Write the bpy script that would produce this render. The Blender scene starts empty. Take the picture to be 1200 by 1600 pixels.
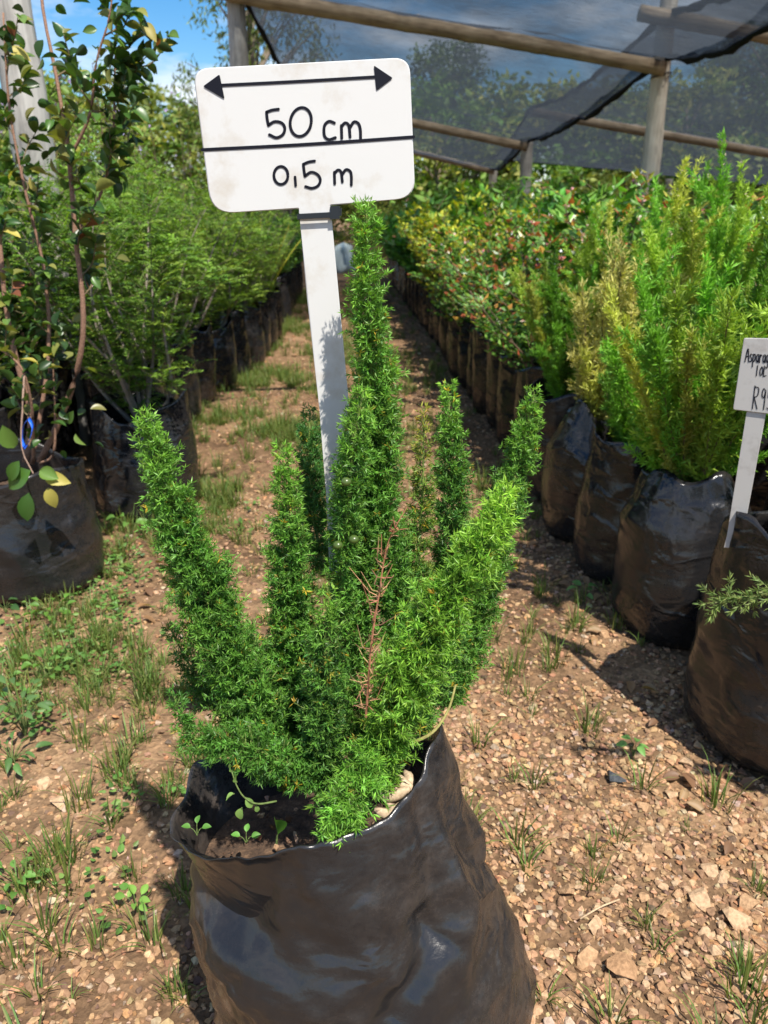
import bpy, bmesh, math, random
import numpy as np
from mathutils import Vector, Matrix, noise as mnoise

random.seed(7)
RNG = np.random.default_rng(11)
R = math.radians
scn = bpy.context.scene
COL = scn.collection

# ---------------------------------------------------------------- camera
CAM_H = 0.95
PITCH = R(21.4)
F = 1200.0
cam_d = bpy.data.cameras.new('camera')
cam = bpy.data.objects.new('camera', cam_d)
COL.objects.link(cam)
cam.location = (0, 0, CAM_H)
cam.rotation_euler = (R(90) - PITCH, 0, 0)
cam_d.sensor_fit = 'VERTICAL'
cam_d.sensor_height = 36.0
cam_d.lens = 27.0
cam_d.clip_start = 0.02
cam_d.clip_end = 1500
cam_d.dof.use_dof = True
cam_d.dof.focus_distance = 0.84
cam_d.dof.aperture_fstop = 9.0
scn.camera = cam

# ---------------------------------------------------------------- sun, sky, exposure
SUN_DIR = Vector((0.49 * math.cos(R(61)), -0.872 * math.cos(R(61)), math.sin(R(61)))).normalized()
sun_d = bpy.data.lights.new('sun', 'SUN')
sun_d.energy = 5.0
sun_d.angle = R(0.55)
sun_d.color = (1.0, 0.945, 0.86)
sun = bpy.data.objects.new('sun', sun_d)
COL.objects.link(sun)
sun.rotation_euler = SUN_DIR.to_track_quat('Z', 'Y').to_euler()

world = bpy.data.worlds.new('World')
scn.world = world
world.use_nodes = True
wn, wl = world.node_tree.nodes, world.node_tree.links
wn.clear()
w_out = wn.new('ShaderNodeOutputWorld')
w_bg = wn.new('ShaderNodeBackground')
w_bg.inputs['Strength'].default_value = 0.08
sky = wn.new('ShaderNodeTexSky')
sky.sky_type = 'NISHITA'
sky.sun_disc = False
sky.sun_elevation = math.asin(SUN_DIR.z)
sky.sun_rotation = math.atan2(SUN_DIR.x, SUN_DIR.y)
sky.air_density = 1.0
sky.dust_density = 0.4
sky.ozone_density = 2.0
hs = wn.new('ShaderNodeHueSaturation')
hs.inputs['Saturation'].default_value = 1.45
hs.inputs['Value'].default_value = 1.3
wl.new(sky.outputs[0], hs.inputs['Color'])
tc = wn.new('ShaderNodeTexCoord')
sep = wn.new('ShaderNodeSeparateXYZ')
wl.new(tc.outputs['Generated'], sep.inputs[0])
zc = wn.new('ShaderNodeMath'); zc.operation = 'ADD'; zc.inputs[1].default_value = 0.22
wl.new(sep.outputs['Z'], zc.inputs[0])
zm = wn.new('ShaderNodeMath'); zm.operation = 'MAXIMUM'; zm.inputs[1].default_value = 0.05
wl.new(zc.outputs[0], zm.inputs[0])
dv = wn.new('ShaderNodeVectorMath'); dv.operation = 'DIVIDE'
cmb = wn.new('ShaderNodeCombineXYZ')
for k in range(3):
    wl.new(zm.outputs[0], cmb.inputs[k])
wl.new(tc.outputs['Generated'], dv.inputs[0]); wl.new(cmb.outputs[0], dv.inputs[1])
mp = wn.new('ShaderNodeMapping')
mp.inputs['Location'].default_value = (7.3, 2.2, 0)
wl.new(dv.outputs[0], mp.inputs[0])
cn = wn.new('ShaderNodeTexNoise')
cn.inputs['Scale'].default_value = 1.35
cn.inputs['Detail'].default_value = 7
cn.inputs['Roughness'].default_value = 0.55
wl.new(mp.outputs[0], cn.inputs['Vector'])
cr = wn.new('ShaderNodeValToRGB')
cr.color_ramp.elements[0].position = 0.47
cr.color_ramp.elements[1].position = 0.62
wl.new(cn.outputs[0], cr.inputs[0])
cmix = wn.new('ShaderNodeMix'); cmix.data_type = 'RGBA'
cmix.inputs['B'].default_value = (8.6, 9.0, 9.6, 1)
wl.new(cr.outputs[0], cmix.inputs['Factor'])
wl.new(hs.outputs[0], cmix.inputs['A'])
wl.new(cmix.outputs['Result'], w_bg.inputs['Color'])
wl.new(w_bg.outputs[0], w_out.inputs[0])

scn.view_settings.view_transform = 'Standard'
scn.view_settings.look = 'None'
scn.view_settings.exposure = 0.68
scn.view_settings.gamma = 1.0
scn.view_settings.use_curve_mapping = False
scn.cycles.max_bounces = 8
scn.cycles.transparent_max_bounces = 12

# ---------------------------------------------------------------- places from the photograph's pixels
CP, SP = math.cos(PITCH), math.sin(PITCH)

def ray(px, py):
    u, v = (px - 600) / F, (py - 800) / F
    return np.array([u, CP - v * SP, -(SP + v * CP)])

def P(px, py, d):
    """the point at forward distance d (metres over ground) seen at that pixel"""
    r = ray(px, py)
    return np.array([0, 0, CAM_H]) + r * (d / r[1])

def G(px, py, h=0.0):
    r = ray(px, py)
    t = (h - CAM_H) / r[2]
    return np.array([0, 0, CAM_H]) + r * t

def pix(p):
    x, y, z = p[0], p[1], p[2] - CAM_H
    dep = y * CP - z * SP
    up = y * SP + z * CP
    return 600 + F * x / dep, 800 - F * up / dep, dep

def zdep(px, py, d):
    return d / ray(px, py)[1]

# ---------------------------------------------------------------- mesh helpers
def new_mesh(name, V, Fs, mat=None, smooth=False, tint=None, mats=None, mat_idx=None):
    """V (n,3); Fs a list of (m,k) index arrays"""
    me = bpy.data.meshes.new(name)
    V = np.asarray(V, dtype=np.float32).reshape(-1, 3)
    Fs = [np.asarray(f, dtype=np.int32) for f in (Fs if isinstance(Fs, list) else [Fs])]
    Fs = [f for f in Fs if len(f)]
    me.vertices.add(len(V)); me.vertices.foreach_set('co', V.ravel())
    nl = sum(f.size for f in Fs); nf = sum(len(f) for f in Fs)
    me.loops.add(nl); me.loops.foreach_set('vertex_index', np.concatenate([f.ravel() for f in Fs]))
    me.polygons.add(nf)
    tot = np.concatenate([np.full(len(f), f.shape[1], dtype=np.int32) for f in Fs])
    start = np.zeros(nf, dtype=np.int32); start[1:] = np.cumsum(tot)[:-1]
    me.polygons.foreach_set('loop_start', start)
    me.polygons.foreach_set('loop_total', tot)
    me.polygons.foreach_set('use_smooth', np.full(nf, smooth, dtype=bool))
    if tint is not None:
        a = me.attributes.new('tint', 'FLOAT_COLOR', 'POINT')
        t = np.ones((len(V), 4), dtype=np.float32); t[:, :3] = tint
        a.data.foreach_set('color', t.ravel())
    if mats:
        for m in mats: me.materials.append(m)
        if mat_idx is not None: me.polygons.foreach_set('material_index', np.asarray(mat_idx, dtype=np.int32))
    elif mat: me.materials.append(mat)
    me.update(calc_edges=True)
    me.validate()
    return me

class MB:
    """collects pieces into one mesh"""
    def __init__(s): s.V = []; s.F = {}; s.T = []; s.n = 0
    def add(s, V, Fs, tint=None):
        V = np.asarray(V, dtype=float).reshape(-1, 3)
        for f in (Fs if isinstance(Fs, list) else [Fs]):
            f = np.asarray(f, dtype=int)
            if len(f): s.F.setdefault(f.shape[1], []).append(f + s.n)
        s.V.append(V); s.n += len(V)
        s.T.append(np.broadcast_to(np.array(tint if tint is not None else (1, 1, 1), dtype=float), (len(V), 3)))
    def mesh(s, name, mat, smooth=False, off=(0, 0, 0)):
        V = np.concatenate(s.V) - np.asarray(off)
        return new_mesh(name, V, [np.concatenate(f) for f in s.F.values()], mat, smooth, np.concatenate(s.T))

def link(name, me, parent=None, kind=None, label=None):
    o = bpy.data.objects.new(name, me)
    COL.objects.link(o)
    if parent: o.parent = parent
    if kind: o['kind'] = kind
    if label: o['label'] = label
    return o

def tag(o, label, cat, group=None, kind=None):
    o['label'] = label; o['category'] = cat
    if group: o['group'] = group
    if kind: o['kind'] = kind
    return o

def thing(name, label, cat, loc=(0, 0, 0), rz=0, group=None):
    o = bpy.data.objects.new(name, None)
    COL.objects.link(o)
    o.empty_display_size = 0.05
    o.location = tuple(loc); o.rotation_euler = (0, 0, rz)
    return tag(o, label, cat, group)

def copy_tree(o, parent=None):
    c = o.copy(); COL.objects.link(c)
    if parent: c.parent = parent
    for ch in list(o.children): copy_tree(ch, c)
    return c

def catmull(pts, n):
    """resample a polyline smoothly at n points; columns may be any number"""
    p = np.asarray(pts, dtype=float)
    if len(p) == 2:
        t = np.linspace(0, 1, n)[:, None]
        return p[0] * (1 - t) + p[1] * t
    q = np.vstack([2 * p[0] - p[1], p, 2 * p[-1] - p[-2]])
    L = np.r_[0, np.cumsum(np.linalg.norm(np.diff(p[:, :3], axis=0), axis=1))]
    s = np.linspace(0, L[-1], n)
    i = np.clip(np.searchsorted(L, s, side='right') - 1, 0, len(p) - 2)
    t = ((s - L[i]) / np.maximum(L[i + 1] - L[i], 1e-9))[:, None]
    a, b, c, d = q[i], q[i + 1], q[i + 2], q[i + 3]
    return 0.5 * ((2 * b) + (-a + c) * t + (2 * a - 5 * b + 4 * c - d) * t * t + (-a + 3 * b - 3 * c + d) * t ** 3)

def unit(v):
    v = np.asarray(v, dtype=float)
    return v / np.maximum(np.linalg.norm(v, axis=-1, keepdims=True), 1e-12)

def frames(c):
    t = unit(np.gradient(c, axis=0))
    ref = np.where(np.abs(t[:, 2:3]) > 0.9, np.array([[1.0, 0, 0]]), np.array([[0, 0, 1.0]]))
    a = unit(np.cross(t, ref)); b = np.cross(t, a)
    return t, a, b

def tube(c, rad, sides=6, cap=True, rough=0.0):
    c = np.asarray(c, dtype=float); n = len(c)
    rad = np.broadcast_to(np.asarray(rad, dtype=float), (n,))
    t, a, b = frames(c)
    th = np.linspace(0, 2 * math.pi, sides, endpoint=False)
    rr = rad[:, None] * (1 + rough * RNG.normal(size=(n, sides)))
    V = c[:, None, :] + rr[..., None] * (np.cos(th)[None, :, None] * a[:, None, :] + np.sin(th)[None, :, None] * b[:, None, :])
    i = np.arange(n - 1)[:, None] * sides; j = np.arange(sides)[None, :]; k = (j + 1) % sides
    Q = np.stack([i + j, i + k, i + sides + k, i + sides + j], -1).reshape(-1, 4)
    V = V.reshape(-1, 3)
    if not cap: return V, [Q]
    V = np.vstack([V, c[0], c[-1]]); e0, e1 = n * sides, n * sides + 1
    jj = np.arange(sides); kk = (jj + 1) % sides
    T = np.vstack([np.stack([kk, jj, np.full(sides, e0)], -1), np.stack([(n - 1) * sides + jj, (n - 1) * sides + kk, np.full(sides, e1)], -1)])
    return V, [Q, T]

def box(cx, cy, cz, sx, sy, sz):
    V = np.array([[x, y, z] for x in (-.5, .5) for y in (-.5, .5) for z in (-.5, .5)]) * [sx, sy, sz] + [cx, cy, cz]
    return V, np.array([[0, 1, 3, 2], [4, 6, 7, 5], [0, 4, 5, 1], [2, 3, 7, 6], [0, 2, 6, 4], [1, 5, 7, 3]])

def scatter(tv, tf, pos, X, Y, Z, scale, tint):
    """copies of a small template (axes X,Y,Z per copy) as one big vertex array"""
    N, n = len(pos), len(tv)
    sc = np.broadcast_to(np.asarray(scale, dtype=float).reshape(N, -1) if np.ndim(scale) else np.full((N, 1), scale), (N, 3))
    V = (pos[:, None, :] + tv[None, :, 0:1] * (X * sc[:, 0:1])[:, None, :] + tv[None, :, 1:2] * (Y * sc[:, 1:2])[:, None, :]
         + tv[None, :, 2:3] * (Z * sc[:, 2:3])[:, None, :]).reshape(-1, 3)
    Fa = (np.asarray(tf)[None] + (np.arange(N) * n)[:, None, None]).reshape(-1, np.asarray(tf).shape[1])
    return V, Fa, np.repeat(tint, n, axis=0)

def basis(dirs, roll=None):
    """Y along dirs, X across, Z the face"""
    Y = unit(dirs)
    r = RNG.normal(size=Y.shape) if roll is None else roll
    X = unit(np.cross(Y, r)); Z = np.cross(X, Y)
    return X, Y, Z

def tints(n, cols, w=None, jit=0.18):
    cols = np.asarray(cols, dtype=float)
    k = RNG.choice(len(cols), size=n, p=w)
    return np.clip(cols[k] * (1 + jit * RNG.normal(size=(n, 1))) * (1 + 0.05 * RNG.normal(size=(n, 3))), 0.002, 0.95)

# leaf templates: length along Y, width along X, Z the face normal
NEEDLE_V = np.array([[0, 0, 0], [-.5, .45, .12], [0, 1, 0], [.5, .45, .12]]); NEEDLE_F = np.array([[0, 3, 2, 1]])
FOLD_V = np.array([[0, 0, 0], [-.5, .42, .16], [0, 1, 0], [.5, .42, .16]]); FOLD_F = np.array([[0, 2, 1], [0, 3, 2]])
OVAL_V = np.array([[0, 0, 0], [-.42, .28, .1], [-.40, .62, .1], [0, 1, -.05], [.40, .62, .1], [.42, .28, .1], [0, .45, 0]])
OVAL_F = np.array([[0, 6, 1], [1, 6, 2], [2, 6, 3], [0, 5, 6], [5, 4, 6], [4, 3, 6]])

def leaf_template(rows=6, bend=0.25, fold=0.22, power=1.0, wave=0.0):
    V, Fq = [], []
    for i in range(rows + 1):
        t = i / rows
        w = 0.5 * (math.sin(math.pi * min(1, t ** power)) ** 0.75 if 0 < t < 1 else 0.02)
        z = -bend * t * t
        wv = wave * math.sin(t * 9)
        V += [(-w, t, z + fold * w * 1.4 + wv), (0, t, z), (w, t, z + fold * w * 1.4 - wv)]
    for i in range(rows):
        a = i * 3
        Fq += [(a, a + 1, a + 4, a + 3), (a + 1, a + 2, a + 5, a + 4)]
    return np.array(V), np.array(Fq)

def ss(x): return x * x * (3 - 2 * x)

def vnoise(x, y, s=1.0, seed=0):
    """cheap smooth 2-D noise, vectorised"""
    x, y = np.asarray(x) * s + seed * 17.3, np.asarray(y) * s - seed * 9.1
    return (np.sin(1.7 * x + 1.3 * np.sin(1.1 * y)) + np.sin(2.3 * y + 1.7 * np.sin(1.9 * x + 2)) + 0.5 * np.sin(4.1 * x - 3.3 * y + 1.3 * np.sin(2.9 * y))) / 2.5

# ---------------------------------------------------------------- materials
def mat(name):
    m = bpy.data.materials.new(name); m.use_nodes = True
    n, l = m.node_tree.nodes, m.node_tree.links
    return m, n, l, n['Principled BSDF'], n['Material Output']

def N(n, kind, **kw):
    o = n.new(kind)
    for k, v in kw.items():
        if k in o.inputs: o.inputs[k].default_value = v
        else: setattr(o, k, v)
    return o

def ramp(n, stops):
    r = n.new('ShaderNodeValToRGB')
    e = r.color_ramp.elements
    while len(e) < len(stops): e.new(0.5)
    for k, (p, c) in enumerate(stops):
        e[k].position = p; e[k].color = (*c, 1) if len(c) == 3 else c
    return r

def leaf_mat(name, rough=0.45, transl=0.28, spec=0.4, warm=(1.25, 1.35, 0.45), vary=0.18):
    m, n, l, b, out = mat(name)
    at = N(n, 'ShaderNodeAttribute', attribute_name='tint')
    oi = n.new('ShaderNodeObjectInfo')
    mr = N(n, 'ShaderNodeMapRange'); mr.inputs['To Min'].default_value = 1 - vary; mr.inputs['To Max'].default_value = 1 + vary
    l.new(oi.outputs['Random'], mr.inputs['Value'])
    hsv = n.new('ShaderNodeHueSaturation')
    l.new(at.outputs['Color'], hsv.inputs['Color']); l.new(mr.outputs[0], hsv.inputs['Value'])
    l.new(hsv.outputs[0], b.inputs['Base Color'])
    b.inputs['Roughness'].default_value = rough
    b.inputs['Specular IOR Level'].default_value = spec
    tr = n.new('ShaderNodeBsdfTranslucent')
    mul = N(n, 'ShaderNodeMix', data_type='RGBA', blend_type='MULTIPLY')
    mul.inputs['Factor'].default_value = 1
    mul.inputs['B'].default_value = (*warm, 1)
    l.new(hsv.outputs[0], mul.inputs['A']); l.new(mul.outputs['Result'], tr.inputs[0])
    mx = N(n, 'ShaderNodeMixShader'); mx.inputs[0].default_value = transl
    l.new(b.outputs[0], mx.inputs[1]); l.new(tr.outputs[0], mx.inputs[2]); l.new(mx.outputs[0], out.inputs[0])
    return m

M_NEEDLE = leaf_mat('fern_needle', 0.42, 0.30, 0.35, vary=0.06)
M_LEAF = leaf_mat('soft_leaf', 0.5, 0.30, 0.35)
M_GLOSS = leaf_mat('glossy_leaf', 0.36, 0.24, 0.42)
M_GRASS = leaf_mat('grass_blade', 0.5, 0.35, 0.3, vary=0.1)

def tint_mat(name, rough=0.85, bump=0.0, scale=300, spec=0.25):
    m, n, l, b, out = mat(name)
    at = N(n, 'ShaderNodeAttribute', attribute_name='tint')
    geo = n.new('ShaderNodeNewGeometry')
    nz = N(n, 'ShaderNodeTexNoise', Scale=float(scale), Detail=4.0)
    l.new(geo.outputs['Position'], nz.inputs['Vector'])
    rp = ramp(n, [(0.3, (0.68, 0.66, 0.64)), (0.7, (1.2, 1.2, 1.2))])
    l.new(nz.outputs[0], rp.inputs[0])
    mul = N(n, 'ShaderNodeMix', data_type='RGBA', blend_type='MULTIPLY'); mul.inputs['Factor'].default_value = 1
    l.new(at.outputs['Color'], mul.inputs['A']); l.new(rp.outputs[0], mul.inputs['B'])
    l.new(mul.outputs['Result'], b.inputs['Base Color'])
    b.inputs['Roughness'].default_value = rough; b.inputs['Specular IOR Level'].default_value = spec
    if bump:
        bp = N(n, 'ShaderNodeBump', Strength=bump, Distance=0.004)
        l.new(nz.outputs[0], bp.inputs['Height']); l.new(bp.outputs[0], b.inputs['Normal'])
    return m

M_STONE = tint_mat('gravel_stone', 0.9, 0.5, 180)
M_TWIG = tint_mat('twig_bark', 0.8, 0.4, 260)
M_DRY = tint_mat('dry_stem', 0.75, 0.0, 300)

def ground_mat():
    m, n, l, b, out = mat('gravelly_soil')
    geo = n.new('ShaderNodeNewGeometry')
    n1 = N(n, 'ShaderNodeTexNoise', Scale=2.2, Detail=6.0, Roughness=0.6)
    n2 = N(n, 'ShaderNodeTexVoronoi', Scale=48.0)
    n3 = N(n, 'ShaderNodeTexNoise', Scale=120.0, Detail=3.0)
    for k in (n1, n2, n3): l.new(geo.outputs['Position'], k.inputs['Vector'])
    r1 = ramp(n, [(0.28, (0.09, 0.052, 0.029)), (0.5, (0.185, 0.112, 0.061)), (0.72, (0.30, 0.19, 0.106))])
    l.new(n1.outputs[0], r1.inputs[0])
    mix = N(n, 'ShaderNodeMix', data_type='RGBA', blend_type='OVERLAY'); mix.inputs['Factor'].default_value = 0.45
    bw = n.new('ShaderNodeRGBToBW'); l.new(n2.outputs['Color'], bw.inputs[0])
    l.new(r1.outputs[0], mix.inputs['A']); l.new(bw.outputs[0], mix.inputs['B'])
    r3 = ramp(n, [(0.35, (0.7, 0.7, 0.7)), (0.65, (1.15, 1.15, 1.15))])
    l.new(n3.outputs[0], r3.inputs[0])
    mul = N(n, 'ShaderNodeMix', data_type='RGBA', blend_type='MULTIPLY'); mul.inputs['Factor'].default_value = 0.8
    l.new(mix.outputs['Result'], mul.inputs['A']); l.new(r3.outputs[0], mul.inputs['B'])
    l.new(mul.outputs['Result'], b.inputs['Base Color'])
    b.inputs['Roughness'].default_value = 0.95; b.inputs['Specular IOR Level'].default_value = 0.15
    ad = N(n, 'ShaderNodeMath', operation='ADD')
    l.new(n2.outputs['Distance'], ad.inputs[0]); l.new(n3.outputs[0], ad.inputs[1])
    bp = N(n, 'ShaderNodeBump', Strength=0.6, Distance=0.01)
    l.new(ad.outputs[0], bp.inputs['Height']); l.new(bp.outputs[0], b.inputs['Normal'])
    return m
M_GROUND = ground_mat()

def soil_mat():
    m, n, l, b, out = mat('potting_soil')
    geo = n.new('ShaderNodeNewGeometry')
    n1 = N(n, 'ShaderNodeTexNoise', Scale=60.0, Detail=6.0, Roughness=0.7)
    l.new(geo.outputs['Position'], n1.inputs['Vector'])
    r1 = ramp(n, [(0.3, (0.03, 0.017, 0.01)), (0.55, (0.12, 0.07, 0.04)), (0.75, (0.3, 0.18, 0.1))])
    l.new(n1.outputs[0], r1.inputs[0]); l.new(r1.outputs[0], b.inputs['Base Color'])
    b.inputs['Roughness'].default_value = 0.95
    bp = N(n, 'ShaderNodeBump', Strength=1.0, Distance=0.015)
    l.new(n1.outputs[0], bp.inputs['Height']); l.new(bp.outputs[0], b.inputs['Normal'])
    return m
M_SOIL = soil_mat()

def bag_mat(name, dust=0.5, rough=(0.22, 0.6), dustcol=(0.13, 0.088, 0.058), wr=0.35):
    """black polythene with dried mud smears and fine crinkles"""
    m, n, l, b, out = mat(name)
    tco = n.new('ShaderNodeTexCoord')
    oi = n.new('ShaderNodeObjectInfo')
    off = N(n, 'ShaderNodeVectorMath', operation='ADD')
    sc = N(n, 'ShaderNodeMath', operation='MULTIPLY'); sc.inputs[1].default_value = 37.0
    l.new(oi.outputs['Random'], sc.inputs[0])
    l.new(tco.outputs['Object'], off.inputs[0]); l.new(sc.outputs[0], off.inputs[1])
    n1 = N(n, 'ShaderNodeTexNoise', Scale=12.0, Detail=9.0, Roughness=0.74, Distortion=0.3)
    n2 = N(n, 'ShaderNodeTexNoise', Scale=42.0, Detail=5.0, Roughness=0.7)
    mp_ = N(n, 'ShaderNodeMapping'); mp_.inputs['Scale'].default_value = (1, 1, 1.7)
    l.new(off.outputs[0], mp_.inputs[0])
    l.new(mp_.outputs[0], n1.inputs['Vector']); l.new(off.outputs[0], n2.inputs['Vector'])
    n3 = N(n, 'ShaderNodeTexNoise', Scale=9.0, Detail=3.0, Roughness=0.45, Distortion=0.5)
    l.new(mp_.outputs[0], n3.inputs['Vector'])
    n4 = N(n, 'ShaderNodeTexNoise', Scale=150.0, Detail=5.0, Roughness=0.75)
    l.new(off.outputs[0], n4.inputs['Vector'])
    ad0 = N(n, 'ShaderNodeMath', operation='MULTIPLY_ADD'); ad0.inputs[1].default_value = 0.45
    l.new(n2.outputs[0], ad0.inputs[0]); l.new(n1.outputs[0], ad0.inputs[2])
    ad1 = N(n, 'ShaderNodeMath', operation='MULTIPLY_ADD'); ad1.inputs[1].default_value = 0.5
    l.new(n4.outputs[0], ad1.inputs[0]); l.new(ad0.outputs[0], ad1.inputs[2])
    ad = N(n, 'ShaderNodeMath', operation='SUBTRACT'); ad.inputs[1].default_value = 0.25
    l.new(ad1.outputs[0], ad.inputs[0])
    lo = 0.92 - 0.38 * dust
    r = ramp(n, [(lo - 0.2, (0.04, 0.04, 0.04)), (lo, (0.35, 0.35, 0.35)), (lo + 0.2, (0.9, 0.9, 0.9))])
    l.new(ad.outputs[0], r.inputs[0])
    n5 = N(n, 'ShaderNodeTexNoise', Scale=3.2, Detail=3.0)
    l.new(off.outputs[0], n5.inputs['Vector'])
    r5 = ramp(n, [(0.36, (0.12, 0.12, 0.12)), (0.64, (1, 1, 1))])
    l.new(n5.outputs[0], r5.inputs[0])
    mm = N(n, 'ShaderNodeMath', operation='MULTIPLY')
    l.new(r.outputs[0], mm.inputs[0]); l.new(r5.outputs[0], mm.inputs[1])
    mix = N(n, 'ShaderNodeMix', data_type='RGBA')
    mix.inputs['A'].default_value = (0.012, 0.0125, 0.014, 1); mix.inputs['B'].default_value = (*dustcol, 1)
    l.new(mm.outputs[0], mix.inputs['Factor']); l.new(mix.outputs['Result'], b.inputs['Base Color'])
    mr = N(n, 'ShaderNodeMapRange'); mr.inputs['To Min'].default_value = rough[0]; mr.inputs['To Max'].default_value = rough[1]
    l.new(mm.outputs[0], mr.inputs['Value']); l.new(mr.outputs[0], b.inputs['Roughness'])
    b.inputs['Specular IOR Level'].default_value = 0.5
    ad2 = N(n, 'ShaderNodeMath', operation='MULTIPLY_ADD'); ad2.inputs[1].default_value = 0.12
    l.new(n2.outputs[0], ad2.inputs[0]); l.new(n3.outputs[0], ad2.inputs[2])
    wv = N(n, 'ShaderNodeVectorMath', operation='MULTIPLY_ADD'); wv.inputs[1].default_value = (0.16, 0.16, 0.16)
    l.new(n3.outputs['Color'], wv.inputs[0]); l.new(off.outputs[0], wv.inputs[2])
    vo = N(n, 'ShaderNodeTexVoronoi', Scale=5.5); vo.feature = 'DISTANCE_TO_EDGE'
    l.new(wv.outputs[0], vo.inputs['Vector'])
    vr = N(n, 'ShaderNodeMapRange'); vr.interpolation_type = 'SMOOTHSTEP'
    vr.inputs['From Max'].default_value = 0.10; vr.inputs['To Min'].default_value = 0.20; vr.inputs['To Max'].default_value = 0.0
    l.new(vo.outputs['Distance'], vr.inputs['Value'])
    ad3 = N(n, 'ShaderNodeMath', operation='ADD')
    l.new(ad2.outputs[0], ad3.inputs[0]); l.new(vr.outputs[0], ad3.inputs[1])
    bp = N(n, 'ShaderNodeBump', Strength=wr, Distance=0.03)
    l.new(ad3.outputs[0], bp.inputs['Height']); l.new(bp.outputs[0], b.inputs['Normal'])
    return m
M_BAG = bag_mat('black_polythene', 0.20, (0.18, 0.5), (0.062, 0.047, 0.036), 0.3)
M_BAGMAIN = bag_mat('weathered_black_polythene', 0.46, (0.22, 0.52), (0.088, 0.070, 0.057), 0.26)
M_BAGSHINY = bag_mat('shiny_black_polythene', 0.16, (0.15, 0.45), (0.055, 0.043, 0.034), wr=0.34)
M_BAGDUST = bag_mat('muddy_black_polythene', 0.24, (0.24, 0.58), (0.07, 0.053, 0.041), 0.25)

def plain(name, col, rough=0.5, spec=0.5, bump=None, mottled=None):
    m, n, l, b, out = mat(name)
    b.inputs['Base Color'].default_value = (*col, 1)
    b.inputs['Roughness'].default_value = rough; b.inputs['Specular IOR Level'].default_value = spec
    tco = n.new('ShaderNodeTexCoord')
    if mottled:
        nz = N(n, 'ShaderNodeTexNoise', Scale=float(mottled[0]), Detail=7.0, Roughness=0.65)
        l.new(tco.outputs['Object'], nz.inputs['Vector'])
        r = ramp(n, [(mottled[2], mottled[1]), (mottled[3], col)])
        l.new(nz.outputs[0], r.inputs[0]); l.new(r.outputs[0], b.inputs['Base Color'])
    if bump:
        nb = N(n, 'ShaderNodeTexNoise', Scale=float(bump[0]), Detail=5.0)
        l.new(tco.outputs['Object'], nb.inputs['Vector'])
        bp = N(n, 'ShaderNodeBump', Strength=bump[1], Distance=0.01)
        l.new(nb.outputs[0], bp.inputs['Height']); l.new(bp.outputs[0], b.inputs['Normal'])
    return m
M_WHITE = plain('weathered_white_plastic', (0.56, 0.555, 0.535), 0.42, 0.4, (9, 0.05), (14, (0.47, 0.43, 0.37), 0.33, 0.49))
M_SHADEDSIGN = plain('shade_greyed_white_plastic', (0.44, 0.42, 0.39), 0.5, 0.4, None, (22, (0.30, 0.27, 0.24), 0.25, 0.45))  # white plastic of the price sign, its shade put into a greyer base colour
M_INK = plain('black_marker_ink', (0.004, 0.004, 0.009), 0.5, 0.2)
M_TIE = plain('black_nylon', (0.012, 0.012, 0.012), 0.3, 0.5)
M_BLUE = plain('blue_plastic', (0.015, 0.13, 0.75), 0.35, 0.5)
M_ROPE = plain('gathered_black_netting', (0.012, 0.013, 0.014), 0.8, 0.2, (40, 0.8))
M_CHIP = plain('dark_slate', (0.035, 0.04, 0.045), 0.6, 0.4, (60, 0.6))
M_PINK = plain('pale_pink_plastic', (0.75, 0.5, 0.45), 0.5, 0.4, None, (8, (0.6, 0.35, 0.3), 0.3, 0.5))
M_PALE = plain('pale_plastic_sheet', (0.55, 0.66, 0.68), 0.35, 0.5, (8, 0.4))
M_WIRE = plain('thin_wire', (0.05, 0.045, 0.04), 0.5)

def wood_mat(name, c0, c1, c2):
    m, n, l, b, out = mat(name)
    tco = n.new('ShaderNodeTexCoord')
    mp_ = N(n, 'ShaderNodeMapping'); mp_.inputs['Scale'].default_value = (1, 1, 0.07)
    l.new(tco.outputs['Object'], mp_.inputs[0])
    n1 = N(n, 'ShaderNodeTexNoise', Scale=38.0, Detail=8.0, Roughness=0.65)
    l.new(mp_.outputs[0], n1.inputs['Vector'])
    n2 = N(n, 'ShaderNodeTexNoise', Scale=4.0, Detail=4.0)
    l.new(tco.outputs['Object'], n2.inputs['Vector'])
    ad = N(n, 'ShaderNodeMath', operation='MULTIPLY_ADD'); ad.inputs[1].default_value = 0.6
    l.new(n1.outputs[0], ad.inputs[0])
    sb = N(n, 'ShaderNodeMath', operation='MULTIPLY'); sb.inputs[1].default_value = 0.4
    l.new(n2.outputs[0], sb.inputs[0]); l.new(sb.outputs[0], ad.inputs[2])
    r = ramp(n, [(0.3, c0), (0.5, c1), (0.68, c2)])
    l.new(ad.outputs[0], r.inputs[0]); l.new(r.outputs[0], b.inputs['Base Color'])
    b.inputs['Roughness'].default_value = 0.8; b.inputs['Specular IOR Level'].default_value = 0.25
    bp = N(n, 'ShaderNodeBump', Strength=0.5, Distance=0.01)
    l.new(n1.outputs[0], bp.inputs['Height']); l.new(bp.outputs[0], b.inputs['Normal'])
    return m
M_POLE = wood_mat('weathered_pole', (0.3, 0.26, 0.2), (0.62, 0.56, 0.46), (0.76, 0.71, 0.6))
M_POLEGREY = wood_mat('silvered_pole', (0.12, 0.11, 0.1), (0.36, 0.34, 0.31), (0.52, 0.5, 0.46))
M_BEAM = wood_mat('tan_beam', (0.10, 0.07, 0.045), (0.36, 0.28, 0.19), (0.52, 0.43, 0.31))

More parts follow.
